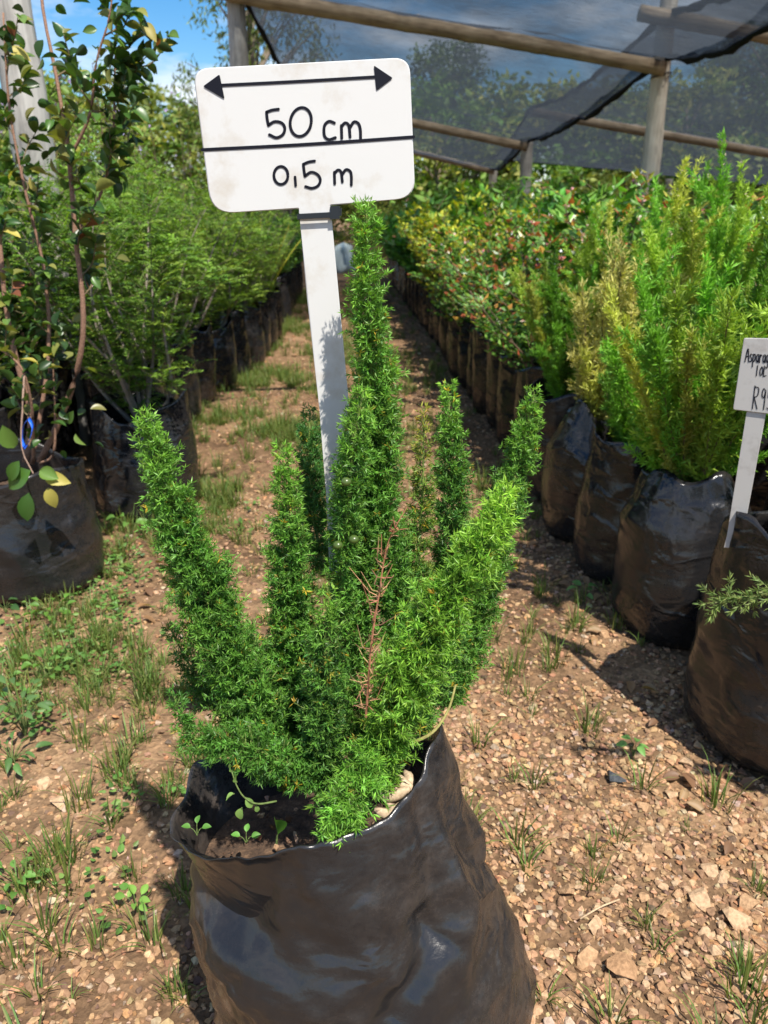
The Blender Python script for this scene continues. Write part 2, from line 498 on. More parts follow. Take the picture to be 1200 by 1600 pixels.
def net_mat():
    m, n, l, b, out = mat('black_shade_netting')
    geo = n.new('ShaderNodeNewGeometry')
    mp_ = N(n, 'ShaderNodeMapping'); mp_.inputs['Scale'].default_value = (3.0, 30, 30)
    mp_.inputs['Rotation'].default_value = (0, 0, R(18))
    l.new(geo.outputs['Position'], mp_.inputs[0])
    n1 = N(n, 'ShaderNodeTexNoise', Scale=1.6, Detail=6.0, Roughness=0.7)
    l.new(mp_.outputs[0], n1.inputs['Vector'])
    n2 = N(n, 'ShaderNodeTexNoise', Scale=1.1, Detail=3.0)
    l.new(geo.outputs['Position'], n2.inputs['Vector'])
    ad = N(n, 'ShaderNodeMath', operation='MULTIPLY_ADD'); ad.inputs[1].default_value = 0.5
    l.new(n1.outputs[0], ad.inputs[0])
    hf = N(n, 'ShaderNodeMath', operation='MULTIPLY'); hf.inputs[1].default_value = 0.5
    l.new(n2.outputs[0], hf.inputs[0]); l.new(hf.outputs[0], ad.inputs[2])
    r = ramp(n, [(0.36, (0.68, 0.68, 0.68)), (0.62, (0.92, 0.92, 0.92))])
    l.new(ad.outputs[0], r.inputs[0])
    dif = N(n, 'ShaderNodeBsdfDiffuse'); dif.inputs[0].default_value = (0.06, 0.072, 0.095, 1)
    tl = N(n, 'ShaderNodeBsdfTranslucent'); tl.inputs[0].default_value = (0.05, 0.06, 0.075, 1)
    mt = N(n, 'ShaderNodeMixShader'); mt.inputs[0].default_value = 0.5
    l.new(dif.outputs[0], mt.inputs[1]); l.new(tl.outputs[0], mt.inputs[2])
    tp = n.new('ShaderNodeBsdfTransparent')
    mx = n.new('ShaderNodeMixShader')
    l.new(r.outputs[0], mx.inputs[0]); l.new(tp.outputs[0], mx.inputs[1]); l.new(mt.outputs[0], mx.inputs[2])
    l.new(mx.outputs[0], out.inputs[0])
    return m
M_NET = net_mat()

# ================================================================ GROUND
def gh(x, y):
    return 0.007 * vnoise(x, y, 2.6, 1) + 0.004 * vnoise(x, y, 8.0, 2)

def xr(d): return 0.665 - 0.052 * d          # edge of the right-hand row
def xl(d): return -0.70 - 0.045 * d          # edge of the left-hand row

xs = np.r_[np.array([-400, -150, -60, -25, -12]), np.linspace(-6, 6, 141), np.array([12, 25, 60, 150, 400])]
ys = np.r_[np.array([-60, -20, -6, -2]), np.linspace(-0.5, 9.5, 121), np.linspace(10, 20, 15), np.array([30, 60, 150, 500])]
gx, gy = np.meshgrid(xs, ys)
gz = np.where((np.abs(gx) < 7) & (gy > -1) & (gy < 12), gh(gx, gy), 0)
GV = np.stack([gx, gy, gz], -1).reshape(-1, 3)
nx, ny = len(xs), len(ys)
ii = np.arange(ny - 1)[:, None] * nx + np.arange(nx - 1)[None, :]
GF = np.stack([ii, ii + 1, ii + nx + 1, ii + nx], -1).reshape(-1, 4)
ground = link('ground', new_mesh('ground', GV, GF, M_GROUND, True), kind='structure')
ground['label'] = 'sunlit tan gravel and brown soil path between rows of potted plants'

def stone_template(seed):
    rg = np.random.default_rng(seed)
    p = rg.normal(size=(15, 3)); p = unit(p) * (0.86 + 0.17 * rg.random((15, 1)))
    p *= [0.5, 0.36 + 0.12 * rg.random(), 0.22 + 0.1 * rg.random()]
    bm = bmesh.new()
    vs = [bm.verts.new(q) for q in p]
    r = bmesh.ops.convex_hull(bm, input=vs)
    bmesh.ops.delete(bm, geom=[v for v in bm.verts if not v.link_faces], context='VERTS')
    bmesh.ops.triangulate(bm, faces=bm.faces)
    bm.verts.index_update()
    V = np.array([v.co[:] for v in bm.verts]); Ft = np.array([[v.index for v in f.verts] for f in bm.faces])
    bm.free()
    return V, Ft
STONES = [stone_template(100 + k) for k in range(14)]
STONE_COLS = [(0.38, 0.235, 0.128), (0.325, 0.19, 0.10), (0.44, 0.295, 0.175), (0.24, 0.14, 0.08), (0.135, 0.084, 0.055), (0.35, 0.185, 0.088), (0.38, 0.285, 0.20)]
STONE_W = [0.25, 0.21, 0.13, 0.17, 0.10, 0.09, 0.05]

def sample_stones(n, d0, d1, s0, s1, xa, xb):
    d = d0 + (d1 - d0) * RNG.random(n)
    x = xa(d) + (xb(d) - xa(d)) * RNG.random(n)
    s = s0 + (s1 - s0) * RNG.random(n) ** 3
    return np.stack([x, d, s], -1)
S = np.vstack([
    sample_stones(17000, 0.35, 1.4, 0.007, 0.022, lambda d: -0.45 - 0.35 * d, lambda d: 0.25 + 0.42 * d),
    sample_stones(5000, 0.35, 1.4, 0.009, 0.026, lambda d: 0.05 + 0.0 * d, lambda d: 0.25 + 0.42 * d),
    sample_stones(11000, 1.4, 2.6, 0.008, 0.024, lambda d: -0.62 - 0.22 * d, lambda d: xr(d) + 0.1),
    sample_stones(7000, 2.6, 5.0, 0.011, 0.028, lambda d: xl(d) - 0.1, lambda d: xr(d) + 0.1),
    sample_stones(3500, 5.0, 11.0, 0.018, 0.045, lambda d: xl(d) - 0.1, lambda d: xr(d) + 0.1)])
# a few larger stones where the photograph shows them
big = [(970, 1520, .05), (912, 1500, .045), (1005, 1260, .034), (1095, 1408, .044), (1150, 1440, .05), (1170, 1415, .034), (945, 995, .036), (1090, 1165, .03),
       (1000, 1180, .035), (120, 925, .05), (70, 1225, .036), (410, 855, .042), (410, 965, .03), (95, 1255, .05), (920, 1235, .028), (175, 1365, .03),
       (190, 1330, .026), (1048, 1240, .032), (1070, 1190, .034), (980, 1345, .032), (1110, 1360, .036), (930, 1450, .03), (885, 1395, .034), (1130, 1370, .034), (1010, 1330, .03)]
B_ = np.array([[*G(px, py)[:2], s] for px, py, s in big])
n = len(S)
keep = np.hypot(S[:, 0] + 0.01, S[:, 1] - 0.68) > 0.17
patch = vnoise(S[:, 0], S[:, 1], 3.2, 5)
keep &= (RNG.random(n) < np.clip(1.1 + 0.4 * patch - 0.4 * (S[:, 0] < -0.15), 0.35, 1))
S = np.vstack([B_, S[keep]]); S[len(B_):, 2] *= .90
n = len(S)
up = unit(np.array([0, 0, 1.0]) + 0.28 * RNG.normal(size=(n, 3)))
Xa = unit(np.cross(up, RNG.normal(size=(n, 3)))); Ya = np.cross(up, Xa)
pos = np.stack([S[:, 0], S[:, 1], gh(S[:, 0], S[:, 1]) + S[:, 2] * (0.04 + 0.14 * RNG.random(n))], -1)
stint = tints(n, STONE_COLS, STONE_W, 0.16)
stint[:len(B_)] = tints(len(B_), [(0.46, 0.265, 0.125), (0.44, 0.285, 0.155)], None, 0.1)
kind = RNG.integers(0, len(STONES), n)
# the 300 stones that show largest are objects of their own
pxx = 600 + F * pos[:, 0] / (pos[:, 1] * CP - (pos[:, 2] - CAM_H) * SP)
dep = pos[:, 1] * CP - (pos[:, 2] - CAM_H) * SP
pyy = 800 - F * (pos[:, 1] * SP + (pos[:, 2] - CAM_H) * CP) / dep
inview = (pxx > 5) & (pxx < 1195) & (pyy > 700) & (pyy < 1595) & ~((pxx > 250) & (pxx < 850) & (pyy > 1150)) & ~((pxx > 1060) & (pyy < 1180))
app = np.where(inview, S[:, 2] / dep, 0)
order = np.argsort(-app)
chosen = order[:290]
rest = np.ones(n, dtype=bool); rest[chosen] = False
gm = MB()
for k in range(len(STONES)):
    q = np.where(rest & (kind == k))[0]
    V, Fa, T = scatter(*STONES[k], pos[q], Xa[q], Ya[q], up[q], S[q, 2], stint[q])
    gm.add(V, Fa, T)
link('gravel', gm.mesh('gravel', M_STONE), kind='stuff')['label'] = 'loose angular tan gravel covering the path'
SCOLS = [STONE_COLS[k] for k in (0, 1, 2, 3, 5)]
stone_me = [[new_mesh('stone', STONES[k][0], STONES[k][1], M_STONE, False, np.tile(c, (len(STONES[k][0]), 1))) for c in SCOLS] for k in range(len(STONES))]
for q in chosen:
    cidx = int(np.argmin([np.sum((np.array(c) - stint[q]) ** 2) for c in SCOLS]))
    o = link('stone', stone_me[kind[q]][cidx], ground)
    m3 = Matrix((Vector(Xa[q]), Vector(Ya[q]), Vector(up[q]))).transposed().to_4x4()
    o.matrix_local = Matrix.Translation(Vector(pos[q])) @ m3 @ Matrix.Scale(S[q, 2], 4)

# ================================================================ NURSERY BAGS
def bag_profile(seed, r, h, slump=0.0, flare=0.0, rim_var=0.03, gather=0.0, seg=72, rows=34, wrinkle=1.0):
    """a filled polythene grow bag: outer skin, rim, inner skin down to the soil"""
    V = []
    th = np.linspace(0, 2 * math.pi, seg, endpoint=False)
    rg = random.Random(seed)
    ph = [rg.random() * 6.28 for _ in range(8)]
    lean = (rg.uniform(-1, 1) * 0.05, rg.uniform(-1, 1) * 0.04)
    rim = h + rim_var * (np.sin(th * 2 + ph[0]) * 0.7 + np.sin(th * 3 + ph[1]) * 0.5 + 0.35 * np.sin(th * 5 + ph[2]))
    def ring(t, inner):
        # t = height share of the rim's height
        prof = 1.0 - 0.16 * (1 - min(1, t / 0.12)) ** 2 + 0.05 * math.sin(min(1, t / 0.75) * math.pi) - slump * max(0, t - 0.72) ** 1 + flare * max(0, t - 0.85)
        prof -= gather * max(0, t - 0.7) / 0.3
        for k in range(seg):
            a = th[k]
            z = rim[k] * t
            q = Vector((math.cos(a) * 1.6, math.sin(a) * 1.6, z * 9 + seed * 3.1))
            hz = mnoise.noise(Vector((q.x * 1.2, q.y * 1.2, q.z * 2.3)))
            big_ = mnoise.noise(Vector((q.x * 0.9, q.y * 0.9, q.z * 0.6 + 9)))
            pleat = mnoise.noise(Vector((math.cos(a) * 6, math.sin(a) * 6, z * 2 + seed)))
            rd = 1 - abs(mnoise.noise(Vector((q.x * 1.7 + z * 7, q.y * 1.7, q.z * 1.1 - z * 4))))
            top = max(0, (t - 0.55) / 0.45)
            w = prof + wrinkle * (0.028 * hz + 0.05 * big_ + 0.06 * pleat * top + 0.05 * (rd - 0.75))
            rr = r * w - (0.004 if inner else 0)
            V.append((rr * math.cos(a) + lean[0] * t * h * 2, rr * math.sin(a) + lean[1] * t * h * 2, max(0.0, z)))
    for i in range(rows + 1): ring((i / rows) ** 0.9, False)
    inner = [0.985, 0.95, 0.9, 0.85, 0.78, 0.7]
    for t in inner: ring(t, True)
    nr = rows + 1 + len(inner)
    i = np.arange(nr - 1)[:, None] * seg; j = np.arange(seg)[None, :]; k = (j + 1) % seg
    Q = np.stack([i + j, i + k, i + seg + k, i + seg + j], -1).reshape(-1, 4)
    V = np.array(V)
    b0 = len(V); V = np.vstack([V, [[0, 0, 0.0]]])
    T = np.stack([(np.arange(seg) + 1) % seg, np.arange(seg), np.full(seg, b0)], -1)
    last = V[(nr - 1) * seg:nr * seg]
    return V, [Q, T], last

def soil_disc(ring, seed, lift=0.0):
    c = ring.mean(0); seg = len(ring); V = [c + [0, 0, 0.012 + lift]]
    for f in (0.33, 0.66, 1.0):
        p = c + (ring - c) * f
        p[:, 2] = c[2] + lift + 0.007 * vnoise(p[:, 0], p[:, 1], 38, seed) if f < 1 else p[:, 2] * 0.5 + 0.5 * (c[2] + lift)
        V += list(p)
    T = [(0, 1 + k, 1 + (k + 1) % seg) for k in range(seg)]
    Q = [(1 + r_ * seg + k, 1 + (r_ + 1) * seg + k, 1 + (r_ + 1) * seg + (k + 1) % seg, 1 + r_ * seg + (k + 1) % seg) for r_ in range(2) for k in range(seg)]
    return np.array(V), [np.array(T), np.array(Q)]

BAGS = {}
def bag_parts(key, seed, r, h, m, **kw):
    if key not in BAGS:
        V, Fs, last = bag_profile(seed, r, h, **kw)
        SV, SF = soil_disc(last, seed)
        BAGS[key] = (new_mesh('planting_bag', V, Fs, m, True), new_mesh('soil', SV, SF, M_SOIL, True), last.mean(0))
    return BAGS[key]

# ================================================================ SHRUB FOLIAGE (shared meshes, root at the soil)
def seg_dirs(n, spread, up=1.0):
    a = RNG.random(n) * 2 * math.pi; s = spread * np.sqrt(RNG.random(n))
    return unit(np.stack([np.cos(a) * s, np.sin(a) * s, np.full(n, up)], -1))

def needle_shrub(height, spread, nb, cols, w, dens=70, nl=0.016, flowers=0):
    """a bushy shrub of upright sprays clothed in soft needles"""
    fol, stem = MB(), MB()
    pts, dirs, tins = [], [], []
    for k in range(nb):
        dr = seg_dirs(1, spread)[0]
        L = height * (0.45 + 0.6 * RNG.random()) * (1 - 0.18 * np.hypot(dr[0], dr[1]))
        start = np.array([RNG.normal() * 0.012, RNG.normal() * 0.012, 0]) + dr * L * 0.04
        bend = np.array([dr[0], dr[1], 0]) * 0.10 * RNG.normal() + np.array([0, 0, 0.05])
        c = catmull([start, start + dr * L * 0.5, start + dr * L + bend * L], 9)
        V, Fs = tube(c, np.linspace(0.0035, 0.0008, 9), 4, False); stem.add(V, Fs, (0.16, 0.12, 0.06))
        tips = [c]
        for s_ in range(11):
            i = RNG.integers(3, 9); d2 = unit(unit(c[min(8, i)] - c[i - 1]) + 0.55 * RNG.normal(size=3) + [0, 0, 0.35])
            l2 = L * (0.09 + 0.13 * RNG.random())
            c2 = np.array([c[i - 1] + d2 * l2 * t + np.array([0, 0, 0.15 * l2 * t * t]) for t in np.linspace(0, 1, 5)])
            tips.append(c2)
        tone = RNG.normal() * 0.22
        which = RNG.choice(len(cols), p=w)
        for c2 in tips:
            ln = np.linalg.norm(np.diff(c2, axis=0), axis=1).sum()
            m_ = int(dens * ln / 0.1)
            t = (0.25 if c2 is c else 0.0) + (0.75 if c2 is c else 1.0) * RNG.random(m_)
            x = t * (len(c2) - 1); i = np.clip(x.astype(int), 0, len(c2) - 2); f = (x - i)[:, None]
            p = c2[i] * (1 - f) + c2[i + 1] * f; td = unit(c2[i + 1] - c2[i])
            d_ = unit(td * 1.0 + 0.62 * RNG.normal(size=(m_, 3)))
            pts.append(p + 0.003 * RNG.normal(size=p.shape)); dirs.append(d_)
            mixc = np.tile(np.array(cols[which]), (m_, 1)) * (1 + tone) * (1 + 0.16 * RNG.normal(size=(m_, 1)))
            tins.append(mixc)
    p = np.vstack(pts); d_ = np.vstack(dirs); tn = np.clip(np.vstack(tins), 0.004, 0.9)
    X, Y, Z = basis(d_)
    n_ = len(p); ln = nl * (0.7 + 0.6 * RNG.random(n_))
    V, Fa, T = scatter(NEEDLE_V, NEEDLE_F, p, X, Y, Z, np.stack([np.full(n_, nl * 0.2), ln, ln * 0.3], -1), tn)
    fol.add(V, Fa, T)
    if flowers:
        q = np.argsort(-(p[:, 2] + 0.25 * RNG.normal(size=n_) * height))[:flowers * 6]
        q = RNG.choice(q, flowers, replace=False)
        X, Y, Z = basis(unit(RNG.normal(size=(flowers, 3))))
        V, Fa, T = scatter(FOLD_V, FOLD_F, p[q] + 0.004 * RNG.normal(size=(flowers, 3)), X, Y, Z, np.full((flowers, 3), 0.008), tints(flowers, [(0.55, 0.42, 0.3), (0.6, 0.5, 0.42)]))
        fol.add(V, Fa, T)
    return fol, stem

def leafy_shrub(height, spread, nstem, ntwig, nleaf, ll, lw, cols, w, tipcols=None, tipshare=0.0, templ=(FOLD_V, FOLD_F), stemcol=(0.13, 0.09, 0.055), flowers=0, fcol=((0.8, 0.75, 0.75),), droop=0.1, bare=0.15):
    """a shrub of leaves set along twigs that leave a few stems"""
    fol, stem = MB(), MB()
    pts, dirs, ht = [], [], []
    for k in range(nstem):
        dr = seg_dirs(1, spread)[0]; L = height * (0.7 + 0.4 * RNG.random())
        c = catmull([np.array([0, 0, -0.01]), dr * L * 0.4 + 0.03 * RNG.normal(size=3), dr * L * 0.75 + 0.03 * RNG.normal(size=3), dr * L + 0.02 * RNG.normal(size=3)], 12)
        V, Fs = tube(c, np.linspace(0.006, 0.0012, 12), 5, False); stem.add(V, Fs, stemcol)
        for j in range(ntwig):
            i = int(np.clip(12 * (bare + (1 - bare) * RNG.random()), 1, 11))
            d2 = unit(unit(c[i] - c[i - 1]) * 0.6 + np.append(unit(RNG.normal(size=2)), 0.15) * 0.9)
            l2 = height * (0.12 + 0.22 * RNG.random()) * (1.15 - 0.5 * i / 11)
            c2 = np.array([c[i] + d2 * l2 * t + np.array([0, 0, 0.12 - droop]) * l2 * t * t for t in np.linspace(0, 1, 6)])
            V, Fs = tube(c2, np.linspace(0.0022, 0.0007, 6), 3, False); stem.add(V, Fs, stemcol)
            m_ = nleaf
            t = 0.12 + 0.9 * (np.arange(m_) + 0.5 * RNG.random(m_)) / m_
            x = np.clip(t, 0, 1) * 5; ix = np.clip(x.astype(int), 0, 4); f = (x - ix)[:, None]
            p = c2[ix] * (1 - f) + c2[ix + 1] * f
            side = np.where(np.arange(m_) % 2 == 0, 1, -1)[:, None] * unit(np.cross(d2, [0, 0, 1.0]) + 1e-6)
            pts.append(p); dirs.append(unit(d2 * 0.7 + side * 0.9 + 0.35 * RNG.normal(size=(m_, 3)) + [0, 0, 0.15])); ht.append(t + p[:, 2] / height * 0.6)
    p, d_, h_ = np.vstack(pts), np.vstack(dirs), np.concatenate(ht)
    n_ = len(p)
    tn = tints(n_, cols, w)
    if tipcols is not None:
        q = (h_ + 0.25 * RNG.normal(size=n_)) > np.quantile(h_, 1 - tipshare)
        tn[q] = tints(int(q.sum()), tipcols)
    X, Y, Z = basis(d_, np.tile([0, 0, 1.0], (n_, 1)) + 0.45 * RNG.normal(size=(n_, 3)))
    X = -X; Z = -Z
    s = 0.7 + 0.6 * RNG.random(n_)
    V, Fa, T = scatter(*templ, p, X, Y, Z, np.stack([lw * s, ll * s, lw * s], -1), tn)
    fol.add(V, Fa, T)
    if flowers:
        q = RNG.choice(np.argsort(-h_)[:max(flowers * 3, 10)], flowers)
        pp = np.repeat(p[q], 5, axis=0) + 0.006 * RNG.normal(size=(flowers * 5, 3))
        X, Y, Z = basis(unit(RNG.normal(size=(len(pp), 3)) + [0, 0, .6]))
        V, Fa, T = scatter(FOLD_V, FOLD_F, pp, X, Y, Z, np.full((len(pp), 3), 0.014), tints(len(pp), fcol))
        fol.add(V, Fa, T)
    return fol, stem

def feathery_shrub(height, spread, nstem, ntwig, nrach, cols, w, npair=9, leaflet=0.016):
    fol, stem = MB(), MB()
    rb, rd = [], []
    for k in range(nstem):
        dr = seg_dirs(1, spread)[0]; L = height * (0.65 + 0.45 * RNG.random())
        c = catmull([np.zeros(3), dr * L * 0.4 + 0.035 * RNG.normal(size=3), dr * L * 0.75 + 0.03 * RNG.normal(size=3), dr * L], 12)
        V, Fs = tube(c, np.linspace(0.009, 0.0014, 12), 6, False); stem.add(V, Fs, (0.26, 0.22, 0.18))
        for j in range(ntwig):
            i = int(np.clip(12 * (0.14 + 0.86 * RNG.random()), 1, 11))
            d2 = unit(unit(c[i] - c[i - 1]) * 0.8 + 0.8 * np.append(RNG.normal(size=2), 0.1))
            l2 = height * (0.12 + 0.2 * RNG.random())
            c2 = np.array([c[i] + d2 * l2 * t for t in np.linspace(0, 1, 5)])
            V, Fs = tube(c2, np.linspace(0.002, 0.0008, 5), 3, False); stem.add(V, Fs, (0.15, 0.14, 0.07))
            for q in range(nrach):
                t = 0.15 + 0.85 * RNG.random()
                rb.append(c[i] + d2 * l2 * t); rd.append(unit(d2 * 0.5 + np.append(RNG.normal(size=2), 0.25)))
    rb, rd = np.array(rb), np.array(rd); m_ = len(rb)
    L = 0.05 + 0.045 * RNG.random(m_)
    side = unit(np.cross(rd, np.array([0, 0, 1.0]) + 0.2 * RNG.normal(size=(m_, 3))))
    tn0 = tints(m_, cols, w)
    P_, D_, T_ = [], [], []
    for j in range(npair):
        t = (j + 0.7) / npair
        base = rb + rd * (L * t)[:, None] - np.array([0, 0, 1.0]) * (0.25 * L * t * t)[:, None]
        for sg in (-1, 1):
            P_.append(base); D_.append(unit(side * sg + rd * 0.45 + 0.12 * RNG.normal(size=(m_, 3)))); T_.append(tn0 * (1 + 0.1 * RNG.normal(size=(m_, 1))))
    P_, D_, T_ = np.vstack(P_), np.vstack(D_), np.clip(np.vstack(T_), .004, .9)
    n_ = len(P_)
    X, Y, Z = basis(D_, np.tile([0, 0, 1.0], (n_, 1)) + 0.3 * RNG.normal(size=(n_, 3)))
    V, Fa, T = scatter(NEEDLE_V, NEEDLE_F, P_, X, Y, Z, np.tile([leaflet * 0.42, leaflet, leaflet * 0.3], (n_, 1)), T_)
    fol.add(V, Fa, T)
    return fol, stem

def blade_clump(height, nb, cols, w, width=0.03):
    fol = MB()
    for k in range(nb):
        a = RNG.random() * 6.28; out = 0.08 + 0.42 * RNG.random(); L = height * (0.65 + 0.4 * RNG.random())
        d0 = np.array([math.cos(a) * out, math.sin(a) * out, 1.0])
        c = np.array([np.array([math.cos(a), math.sin(a), 0]) * 0.02 + unit(d0) * L * t + np.array([math.cos(a), math.sin(a), -0.6]) * 0.22 * L * out * t * t for t in np.linspace(0, 1, 7)])
        s_ = unit(np.cross(d0, [math.cos(a + 0.4), math.sin(a + 0.4), 0.0])); w_ = width * 0.5 * np.array([0.7, 1, 1, .95, .8, .5, .03])
        fold = np.array([-math.cos(a), -math.sin(a), 0.2])
        V = np.concatenate([c - s_ * w_[:, None] + fold * w_[:, None] * .4, c, c + s_ * w_[:, None] + fold * w_[:, None] * .4])
        Q = [(i, i + 1, 8 + i, 7 + i) for i in range(6)] + [(7 + i, 8 + i, 15 + i, 14 + i) for i in range(6)]
        cc = tints(1, cols, w)[0]
        fol.add(V, np.array(Q), cc)
    st = MB(); V, Fs = tube([[0, 0, -0.01], [0, 0, 0.03]], 0.02, 6); st.add(V, Fs, (0.15, 0.18, 0.06))
    return fol, st

def meshes(pair, mleaf, nm='foliage'):
    f, s = pair
    return f.mesh(nm, mleaf), s.mesh('stem', M_TWIG, True)

GOLD = [(0.28, 0.41, 0.045), (0.15, 0.34, 0.03), (0.39, 0.42, 0.07)]
KINDS = {
    'gold_a': meshes(needle_shrub(0.62, 0.62, 46, GOLD, [.4, .5, .10], 110, 0.021, 50), M_LEAF),
    'gold_b': meshes(needle_shrub(0.50, 0.75, 42, GOLD, [.3, .65, .05], 110, 0.021, 20), M_LEAF),
    'gold_tall': meshes(needle_shrub(0.80, 0.34, 50, GOLD, [.5, .35, .15], 110, 0.020, 150), M_LEAF),
    'gold_pale': meshes(needle_shrub(0.40, 0.42, 24, [(0.58, 0.54, 0.16), (0.46, 0.48, 0.09)], [.6, .4], 90, 0.016, 0), M_LEAF),
    'bronze_a': meshes(leafy_shrub(0.56, 0.85, 11, 16, 10, 0.036, 0.021, [(0.09, 0.21, 0.028), (0.14, 0.27, 0.034), (0.055, 0.14, 0.022)], [.5, .3, .2],
                                   [(0.36, 0.10, 0.04), (0.42, 0.22, 0.04), (0.34, 0.32, 0.04)], 0.065, flowers=10, fcol=[(0.55, 0.17, 0.2), (0.7, 0.42, 0.4), (0.85, 0.82, 0.8)]), M_GLOSS),
    'bronze_b': meshes(leafy_shrub(0.54, 0.8, 11, 16, 10, 0.036, 0.021, [(0.09, 0.21, 0.028), (0.13, 0.27, 0.034), (0.06, 0.15, 0.024)], [.5, .3, .2],
                                   [(0.36, 0.13, 0.04), (0.36, 0.3, 0.04)], 0.05, flowers=7, fcol=[(0.85, 0.82, 0.8), (0.6, 0.25, 0.25)]), M_GLOSS),
    'yellow': meshes(leafy_shrub(0.56, 0.7, 12, 15, 10, 0.040, 0.020, [(0.50, 0.48, 0.035), (0.27, 0.36, 0.035), (0.12, 0.22, 0.028)], [.4, .32, .28]), M_LEAF),
    'green_a': meshes(leafy_shrub(0.58, 0.85, 12, 14, 8, 0.060, 0.034, [(0.07, 0.22, 0.03), (0.11, 0.30, 0.045), (0.045, 0.14, 0.03)], [.5, .3, .2], templ=(OVAL_V, OVAL_F)), M_GLOSS),
    'green_b': meshes(leafy_shrub(0.66, 0.7, 12, 14, 8, 0.055, 0.024, [(0.11, 0.26, 0.03), (0.17, 0.32, 0.045), (0.06, 0.15, 0.03)], [.5, .3, .2], templ=(OVAL_V, OVAL_F)), M_GLOSS),
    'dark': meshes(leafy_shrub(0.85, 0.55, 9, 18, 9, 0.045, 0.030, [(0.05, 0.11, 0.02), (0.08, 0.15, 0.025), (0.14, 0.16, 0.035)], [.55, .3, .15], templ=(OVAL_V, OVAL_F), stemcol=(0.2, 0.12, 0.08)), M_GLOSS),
    'feather_a': meshes(feathery_shrub(0.85, 0.62, 9, 17, 8, [(0.13, 0.24, 0.026), (0.19, 0.30, 0.034), (0.08, 0.16, 0.022)], [.5, .25, .25], leaflet=.0155), M_LEAF),
    'feather_b': meshes(feathery_shrub(0.75, 0.7, 9, 17, 8, [(0.15, 0.25, 0.028), (0.21, 0.30, 0.036), (0.085, 0.17, 0.024)], [.5, .25, .25], leaflet=.0155), M_LEAF),
    'whip': meshes(leafy_shrub(1.05, 0.28, 4, 16, 7, 0.034, 0.012, [(0.18, 0.3, 0.045), (0.14, 0.26, 0.035)], [.5, .5], flowers=5, fcol=[(0.5, 0.4, 0.7)]), M_LEAF),
    'blade': meshes(blade_clump(0.55, 44, [(0.05, 0.10, 0.02), (0.09, 0.14, 0.03), (0.45, 0.38, 0.05)], [.6, .25, .15]), M_GLOSS),
}

def potted(kind, bagkey, loc, label, cat, group=None, rz=0.0, s=1.0, name='potted_shrub', hs=1.0):
    bag_me, soil_me, sc_ = BAGS[bagkey]
    t = thing(name, label, cat, loc, rz, group)
    link('planting_bag', bag_me, t)
    so = link('soil', soil_me, t)
    f, st = KINDS[kind]
    stm = link('stem', st, t); stm.location = tuple(sc_ + [0, 0, -0.004])
    fo = link('foliage', f, t, kind='stuff'); fo.location = stm.location
    for o in (stm, fo): o.scale = (s, s, s * hs)
    return t

bag_parts('a', 3, 0.150, 0.40, M_BAG, rim_var=0.022)
bag_parts('b', 8, 0.145, 0.40, M_BAG, rim_var=0.03, slump=0.12)
bag_parts('shiny', 12, 0.152, 0.40, M_BAGSHINY, rim_var=0.035, slump=0.3, gather=0.25)
bag_parts('dusty', 17, 0.145, 0.38, M_BAGDUST, rim_var=0.02)
bag_parts('big', 21, 0.172, 0.435, M_BAG, rim_var=0.03, slump=0.1)
bag_parts('left', 29, 0.172, 0.34, M_BAGDUST, rim_var=0.018)
bag_parts('left_c', 35, 0.16, 0.37, M_BAGSHINY, rim_var=0.03, slump=0.12)
bag_parts('left_b', 33, 0.155, 0.36, M_BAG, rim_var=0.035, slump=0.15)

# ================================================================ RIGHT-HAND ROWS
GR = 'black bagged shrubs massed on the right of the path'
front = [  # x, d, bag, kind, scale, label
    (0.765, 1.235, 'big', 'gold_b', 0.5, 'golden green needle shrub in the big black bag under the white price sign'),
    (0.72, 1.66, 'shiny', 'gold_a', 0.95, 'needle shrub in the shiny black bag with a puckered top'),
    (0.69, 1.98, 'a', 'gold_b', 0.72, 'bright green needle shrub whose brown dusted bag stands upright between two shiny bags'),
    (0.655, 2.25, 'shiny', 'gold_pale', 1.35, 'pale straw yellow shrub leaning over the row of black bags'),
    (0.665, 2.56, 'dusty', 'gold_a', 0.85, 'green needle shrub in a dusty brown bag just beyond the pale straw shrub')]
for k, (x, d, b, kd, s, lab) in enumerate(front):
    t_ = potted(kd, b, (x, d, 0), lab, 'potted shrub', GR, rz=1.3 * k + 0.4 if k else 0, s=s)
    if k == 0:
        for ch in t_.children:
            if ch.name.split('.')[0] in ('stem', 'foliage'): ch.location.x += .075; ch.location.y += .05
potted('gold_tall', 'a', (0.92, 2.30, 0), 'tallest feathery golden shrub with tiny pale flowers at its tips', 'potted shrub', GR, rz=0.6, s=0.92, hs=0.98)
potted('gold_tall', 'b', (0.80, 2.62, 0), 'upright golden green shrub left of the tallest feathery one', 'potted shrub', GR, rz=2.1, s=0.78)
potted('gold_a', 'a', (1.08, 1.72, 0), 'dense golden green shrub directly behind the white price sign', 'potted shrub', GR, rz=3.0, s=1.0)
potted('gold_a', 'b', (1.16, 1.42, 0), 'golden needle shrub pressed against the price sign at the frame edge', 'potted shrub', GR, rz=4.4, s=0.9)
potted('gold_b', 'a', (1.30, 2.45, 0), 'arching golden needle shrub behind the tallest feathery one', 'potted shrub', GR, rz=5.0, s=1.1)
potted('gold_tall', 'b', (1.42, 2.0, 0), 'upright golden shrub cut by the right edge of the photo', 'potted shrub', GR, rz=1.0, s=0.62)

